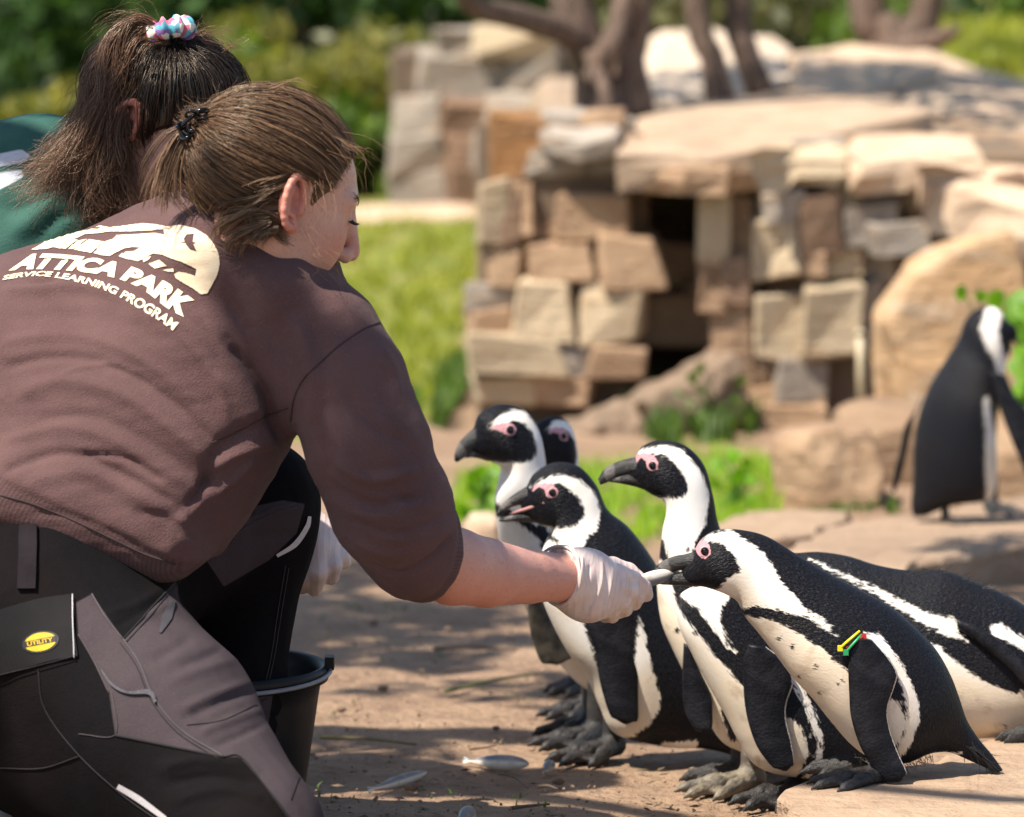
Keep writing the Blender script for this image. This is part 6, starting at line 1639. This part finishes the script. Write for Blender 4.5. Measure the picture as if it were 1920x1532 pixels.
locks(k2, M_H2B, [[c2(312,70),c2(262,52),c2(222,90),c2(200,160),c2(180,240),c2(130,310),c2(80,370)], [c2(312,75),c2(265,70),c2(235,130),c2(215,210),c2(170,290),c2(110,350),c2(60,385)], [c2(310,80),c2(268,100),c2(240,180),c2(220,260),c2(190,330),c2(150,390)],
   [c2(315,80),c2(260,85),c2(225,150),c2(190,230),c2(130,300),c2(60,330)], [c2(300,85),c2(255,120),c2(225,200),c2(215,290),c2(225,350),c2(240,400)], [c2(305,85),c2(250,110),c2(220,190),c2(200,280),c2(170,360),c2(190,410)], [c2(225,260),c2(205,320),c2(180,370),c2(140,405)]],
   2600, .012, 'ponytail', rad=.00042, curl=.013, freq=2.2, shade=.45, fly=.002, widen=1.5, K=26)
locks(k2, M_H2B, [[c2(300,50),c2(250,25),c2(190,60)], [c2(420,90),c2(440,70),c2(470,80)], [c2(280,40),c2(230,50),c2(180,110)], [c2(200,150),c2(150,170),c2(130,230)], [c2(360,60),c2(400,60),c2(440,90)], [c2(250,300),c2(262,350),c2(250,400)]], 170, .010, 'flyaway_hair', rad=.0002, curl=.006, freq=1.2, shade=.6, fly=.005, K=18)
# scrunchie
def scr(P):
    c = J(318, 60, 5.79); q = P - c; ax = np.array([-.25, .25, .94]); ax /= np.linalg.norm(ax)
    z = q @ ax; rr = np.linalg.norm(q - z[:, None] * ax, axis=1); u1 = np.cross(ax, [0, 1, 0]); th = np.arctan2(q @ u1, q @ np.cross(ax, u1))
    return (np.hypot(rr - .021, z) - .0125 - .0028 * np.sin(th * 9 + 40 * z) - .0015 * np.sin(th * 17)) * .8
V, Fc = sdf_mesh(scr, J(318, 60, 5.79) - .05, J(318, 60, 5.79) + .05, .0018)
def scr_mat():
    t = NT('floral_scrunchie'); v = t.vor(95, out='Color'); h = t.n('ShaderNodeSeparateColor'); t.l(v, h.inputs[0])
    c = t.mix(t.ramp(h.outputs[0], .45, .55), (.70, .66, .58), (.10, .38, .48)); c = t.mix(t.ramp(h.outputs[1], .68, .75), c, (.65, .12, .22)); c = t.mix(t.ramp(h.outputs[2], .75, .8), c, (.25, .12, .35))
    t.col(c); t.set(Roughness=.8); return t.m
mk('scrunchie', V, Fc, scr_mat(), k2)
def jacket(P):
    d = cone(P, J(60, 400, 5.98), J(-80, 700, 6.0), .14, .17, (-.3, -.8, .5), .75)
    d = smin(d, cone(P, J(150, 420, 5.95), J(10, 400, 6.02), .075, .085), .05)
    d = smin(d, cone(P, J(150, 400, 5.94), J(280, 560, 5.98), .07, .07), .05)
    d = smin(d, chain(P, [(J(280, 560, 5.98), .066), (J(350, 800, 6.02), .055), (J(420, 900, 6.06), .045)], .02), .03)
    d = smin(d, cone(P, J(-40, 420, 6.02), J(-140, 600, 6.05), .10, .12), .06)
    d = smin(d, cone(P, J(130, 395, 5.92), J(170, 420, 5.92), .052, .05), .03)
    return d
V, Fc = sdf_mesh(jacket, *bb(-380, 200, 520, 1010, 5.72, 6.28), .006)
V = relax(V, Fc, 2)
V = apply_folds(V, Fc, [([(0,400),(60,380),(110,330)], 14, -8), ([(20,450),(70,400),(120,360)], 14, 8), ([(0,360),(50,330),(90,290)], 12, 6), ([(60,460),(110,410),(150,400)], 10, -7)], 5.9, 1.0, 3 * noise3(V * 12, 31, 3))
X = to_px(V)[:, :2]
wt = np.maximum(sdpoly(X, [(-60,300),(0,288),(40,280),(58,292),(40,306),(0,312),(-60,330)]), sdpoly(X, [(-60,335),(10,322),(38,318),(46,330),(20,345),(-60,385)]))
jm = NT('green_jacket'); n_ = jm.noise(300, 3)
jm.col(jm.mix(jm.ramp(jm.attr('wt'), -2, 2), jm.mix(jm.ramp(jm.noise(12, 3), .3, .7), (.010, .062, .048), (.017, .085, .064)), (.42, .44, .50)))
jm.set(Roughness=.8); jm.bump(jm.math('ADD', n_, jm.noise(60, 3)), .3, .002)
mk('jacket', V, Fc, jm.m, k2, attrs={'wt': wt})
def k2legs(P):
    d = cone(P, J(-90, 760, 6.02), J(-100, 980, 6.05), .15, .16)
    d = smin(d, chain(P, [(J(-60, 1000, 6.02), .12), (J(240, 1080, 6.06), .085), (J(230, 1330, 6.08), .055)], .03), .04)
    return smin(d, chain(P, [(J(-120, 1000, 6.05), .12), (J(60, 1280, 5.95), .085), (J(-150, 1370, 6.1), .055)], .03), .04)
V, Fc = sdf_mesh(k2legs, *bb(-480, 600, 420, 1480, 5.76, 6.36), .008)
mk('trousers', V, Fc, M_BLACKC, k2)
lf = J(235, 1400, 6.08)
def boot2(P):
    d = cone(P, np.array([lf[0], lf[1], zg(lf[1]) + .05]), np.array([lf[0] + .12, lf[1] + .06, zg(lf[1]) + .04]), .045, .04)
    return smin(d, cone(P, np.array([lf[0], lf[1], zg(lf[1]) + .05]), np.array([lf[0], lf[1], zg(lf[1]) + .18]), .045, .05), .02)
V, Fc = sdf_mesh(boot2, lf + [-.1, -.15, -.2], lf + [.25, .2, .25], .006)
mk('boot', V, Fc, M_BLACKC, k2)

# ---------------- bucket
bc_ = J(395, 1245, 5.80); gz = zg(bc_[1]); RT_, RB_ = .146, .112; zt = bc_[2]
bk = empty('bucket', (bc_[0], bc_[1], gz), 'black plastic feed bucket with wire handle behind the keeper in brown', 'bucket')
prof = [(RB_ - .004, gz + .012), (RB_, gz), (RB_ + .002, gz + .004), (RB_ + (RT_ - RB_) * .80, gz + (zt - gz) * .80), (RT_ - .003, zt - .022), (RT_ + .006, zt - .020), (RT_ + .007, zt - .006), (RT_ + .004, zt), (RT_ - .002, zt - .002), (RT_ - .006, zt - .02), (RB_ - .004, gz + .02), (.001, gz + .018)]
a = np.arange(64) * 2 * math.pi / 64
V = np.array([[bc_[0] + r * math.cos(x), bc_[1] + r * math.sin(x), z] for r, z in prof for x in a])
M_BUCK = simple('black_bucket_plastic', (.007, .007, .008), (.012, .012, .013), 30, .45, 120, .15, .001, .25)
mk('bucket_shell', V, grid_faces(len(prof), 64), M_BUCK, bk)
s_ = [bc_ + np.array([(RT_ + .010) * math.cos(x), (RT_ + .010) * math.sin(x), -.004 - .012 * abs(math.sin(x)) ** .5]) for x in np.linspace(0, -math.pi, 30)]
v, f = tube(s_, .003, 8); mk('handle', v, f, simple('handle_wire', (.25, .25, .26), rough=.35), bk)
for x in (0, math.pi):
    c = bc_ + np.array([(RT_ + .008) * math.cos(x), 0, .002]); e = np.array([.006, .012, .012])
    q = np.array([c + e * np.array([i, j, k]) for i in (-1, 1) for j in (-1, 1) for k in (-.7, .7)])
    mk('handle_lug', q, [[0,1,3,2],[4,6,7,5],[0,4,5,1],[2,3,7,6],[0,2,6,4],[1,5,7,3]], M_BUCK, bk, smooth=False)
# ================================================================== things lying on the ground
def gp(x, y, up=0.0): return at_ground(x, y, up)
GF_ = 'sardines dropped on the ground'
fish(gp(992,1432,.010), gp(868,1426,.008), (0, .5, .85), .011, .009, 'whole silver fish lying on the soil in front of the open beaked penguin', GF_)
fish(gp(885,1522,.012), gp(858,1545,.012), (0, .3, .9), .013, .010, 'piece of fish at the near edge of the soil', GF_)
fish(gp(1035,1432,.008), gp(1018,1446,.008), (0, .3, .9), .009, .008, 'small fish tail beside the penguin toes', GF_)
fish(gp(800,1448,.006), gp(690,1482,.005), (0, .6, .7), .008, .005, 'dirty flattened fish among the grass bits', GF_)
M_TWIG = simple('twig', (.10, .065, .042), (.16, .11, .075), 60, .9); M_GTWIG = simple('green_stalk', (.10, .14, .03), (.14, .10, .05), 20, .8)
GT = 'twigs and stalks strewn on the soil'
tw = [((812,1217),(970,1219),.0045,0,'straight brown stick lying by the mottled flipper'), ((835,1296),(1010,1262),.0035,1,'long green stalk below the gloved arm'), ((600,1382),(780,1396),.0035,1,'thin green stalk on the soil near the bucket'), ((935,1450),(990,1478),.002,0,'short dark twig below the whole fish'), ((960,1515),(1030,1508),.003,0,'dark twig at the near edge of the soil'), ((1008,1475),(1046,1480),.003,0,'little stick near the penguin toes'), ((880,1405),(930,1398),.002,0,'fine twig behind the whole fish'), ((1120,1262),(1085,1268),.003,1,'green bit under the white belly'), ((1000,1535),(1080,1545),.003,0,'bent twig at the bottom of the soil')]
for a, b, r, m, lb in tw:
    A, B_ = gp(*a, r), gp(*b, r); mid = (A + B_) / 2 + [0, RNG.normal() * .012, r * .6]
    C = catmull([A, mid, B_], 8); tag(mk('twig', *tube(C, np.linspace(r, r * .5, len(C)), 6), (M_TWIG, M_GTWIG)[m], origin=A), lb, 'twig', GT)
seedp = gp(772,1478,.01)
def pebble(x, y, s, mat, label):
    c = gp(x, y, s * .45); V, Fc = sdf_mesh(lambda P: ell(P, c, np.array([s, s * .85, s * .6])) + s * .12 * noise3((P - c) / s * 2.2, int(x), 3), c - s * 1.4, c + s * 1.4, s / 6)
    tag(mk('pebble', V, Fc, mat, origin=c), label, 'pebble', 'pebbles on the soil')
M_PEB = simple('pebble_brown', (.20, .13, .085), (.12, .08, .055), 60, .85)
for x, y, s, lb in [(772,1476,.010,'round brown nut shaped pebble by the dirty fish'), (1047,1465,.009,'dark pebble near the penguin toes'), (700,1168,.010,'grey pebble on the soil behind the bucket'), (718,1290,.009,'dark pebble on the open soil'), (1300,1444,.007,'tiny pebble in front of the pale foot'), (640,1330,.008,'pebble by the bucket rim'), (840,1180,.007,'small pebble under the bare forearm'), (930,1365,.006,'pebble before the dark toes')]:
    pebble(x, y, s, M_PEB, lb)
# crumbs of soil and dry leaf, uncountable
n = 3000; q = np.stack([RNG.uniform(540, 1960, n), RNG.uniform(1010, 1600, n)], 1)
W = np.array([at_ground(x, y) for x, y in q]); s = RNG.uniform(.0010, .0036, n) * (RNG.uniform(size=n) ** 2 + .35)
oc = np.array([[1,0,0],[0,1,0],[-1,0,0],[0,-1,0],[0,0,.7],[0,0,-.7]], float)
V = (W[:, None] + s[:, None, None] * (oc[None] + RNG.normal(size=(n, 6, 3)) * .25)).reshape(-1, 3); V[:, 2] += .0005
of = np.array([[0,1,4],[1,2,4],[2,3,4],[3,0,4],[1,0,5],[2,1,5],[3,2,5],[0,3,5]]); Fc = (of[None] + (np.arange(n) * 6)[:, None, None]).reshape(-1, 3)
tag(mk('soil_crumbs', V, Fc, simple('crumb', (.30, .20, .13), (.17, .11, .075), 25, .95), smooth=False), 'crumbs of soil and grit scattered on the ground', 'grit', kind='stuff')
q = np.concatenate([np.stack([RNG.normal(cx, sx, k), RNG.normal(cy, sy, k)], 1) for cx, sx, cy, sy, k in [(760,60,1220,14,16),(700,50,1140,10,26),(690,40,1195,10,10),(900,80,1500,12,26),(610,30,1495,8,16),(880,40,1030,18,90),(980,60,1300,14,18),(1080,70,1270,10,14),(660,40,1340,10,8)]])
W = np.array([at_ground(x, y) for x, y in q]); V, Fc, sh = blades(W, .011, .004, 2.4)
tag(mk('grass_bits', V, Fc, M_GRASSD, attrs={'shade': sh}), 'tiny bits of grass on the trodden soil', 'grass', kind='stuff')

# dry leaf litter
q = np.stack([RNG.uniform(540, 1480, 420), RNG.uniform(1080, 1580, 420)], 1); W = np.array([at_ground(x, y, .002) for x, y in q]); n = len(W)
a = RNG.uniform(0, 6.28, n); dv = np.stack([np.cos(a), np.sin(a), RNG.normal(size=n) * .15], 1); sv = np.stack([-np.sin(a), np.cos(a), RNG.normal(size=n) * .25], 1); L = RNG.uniform(.003, .011, n)[:, None]
V = np.stack([W - dv * L, W + sv * L * .4 + [0, 0, .001], W + dv * L, W - sv * L * .4], 1).reshape(-1, 3)
tag(mk('leaf_litter', V, np.arange(n * 4).reshape(-1, 4), simple('dry_leaf', (.16, .105, .06), (.07, .045, .03), 40, .9), smooth=False), 'dry leaf litter strewn over the trodden soil', 'leaf litter', kind='stuff')
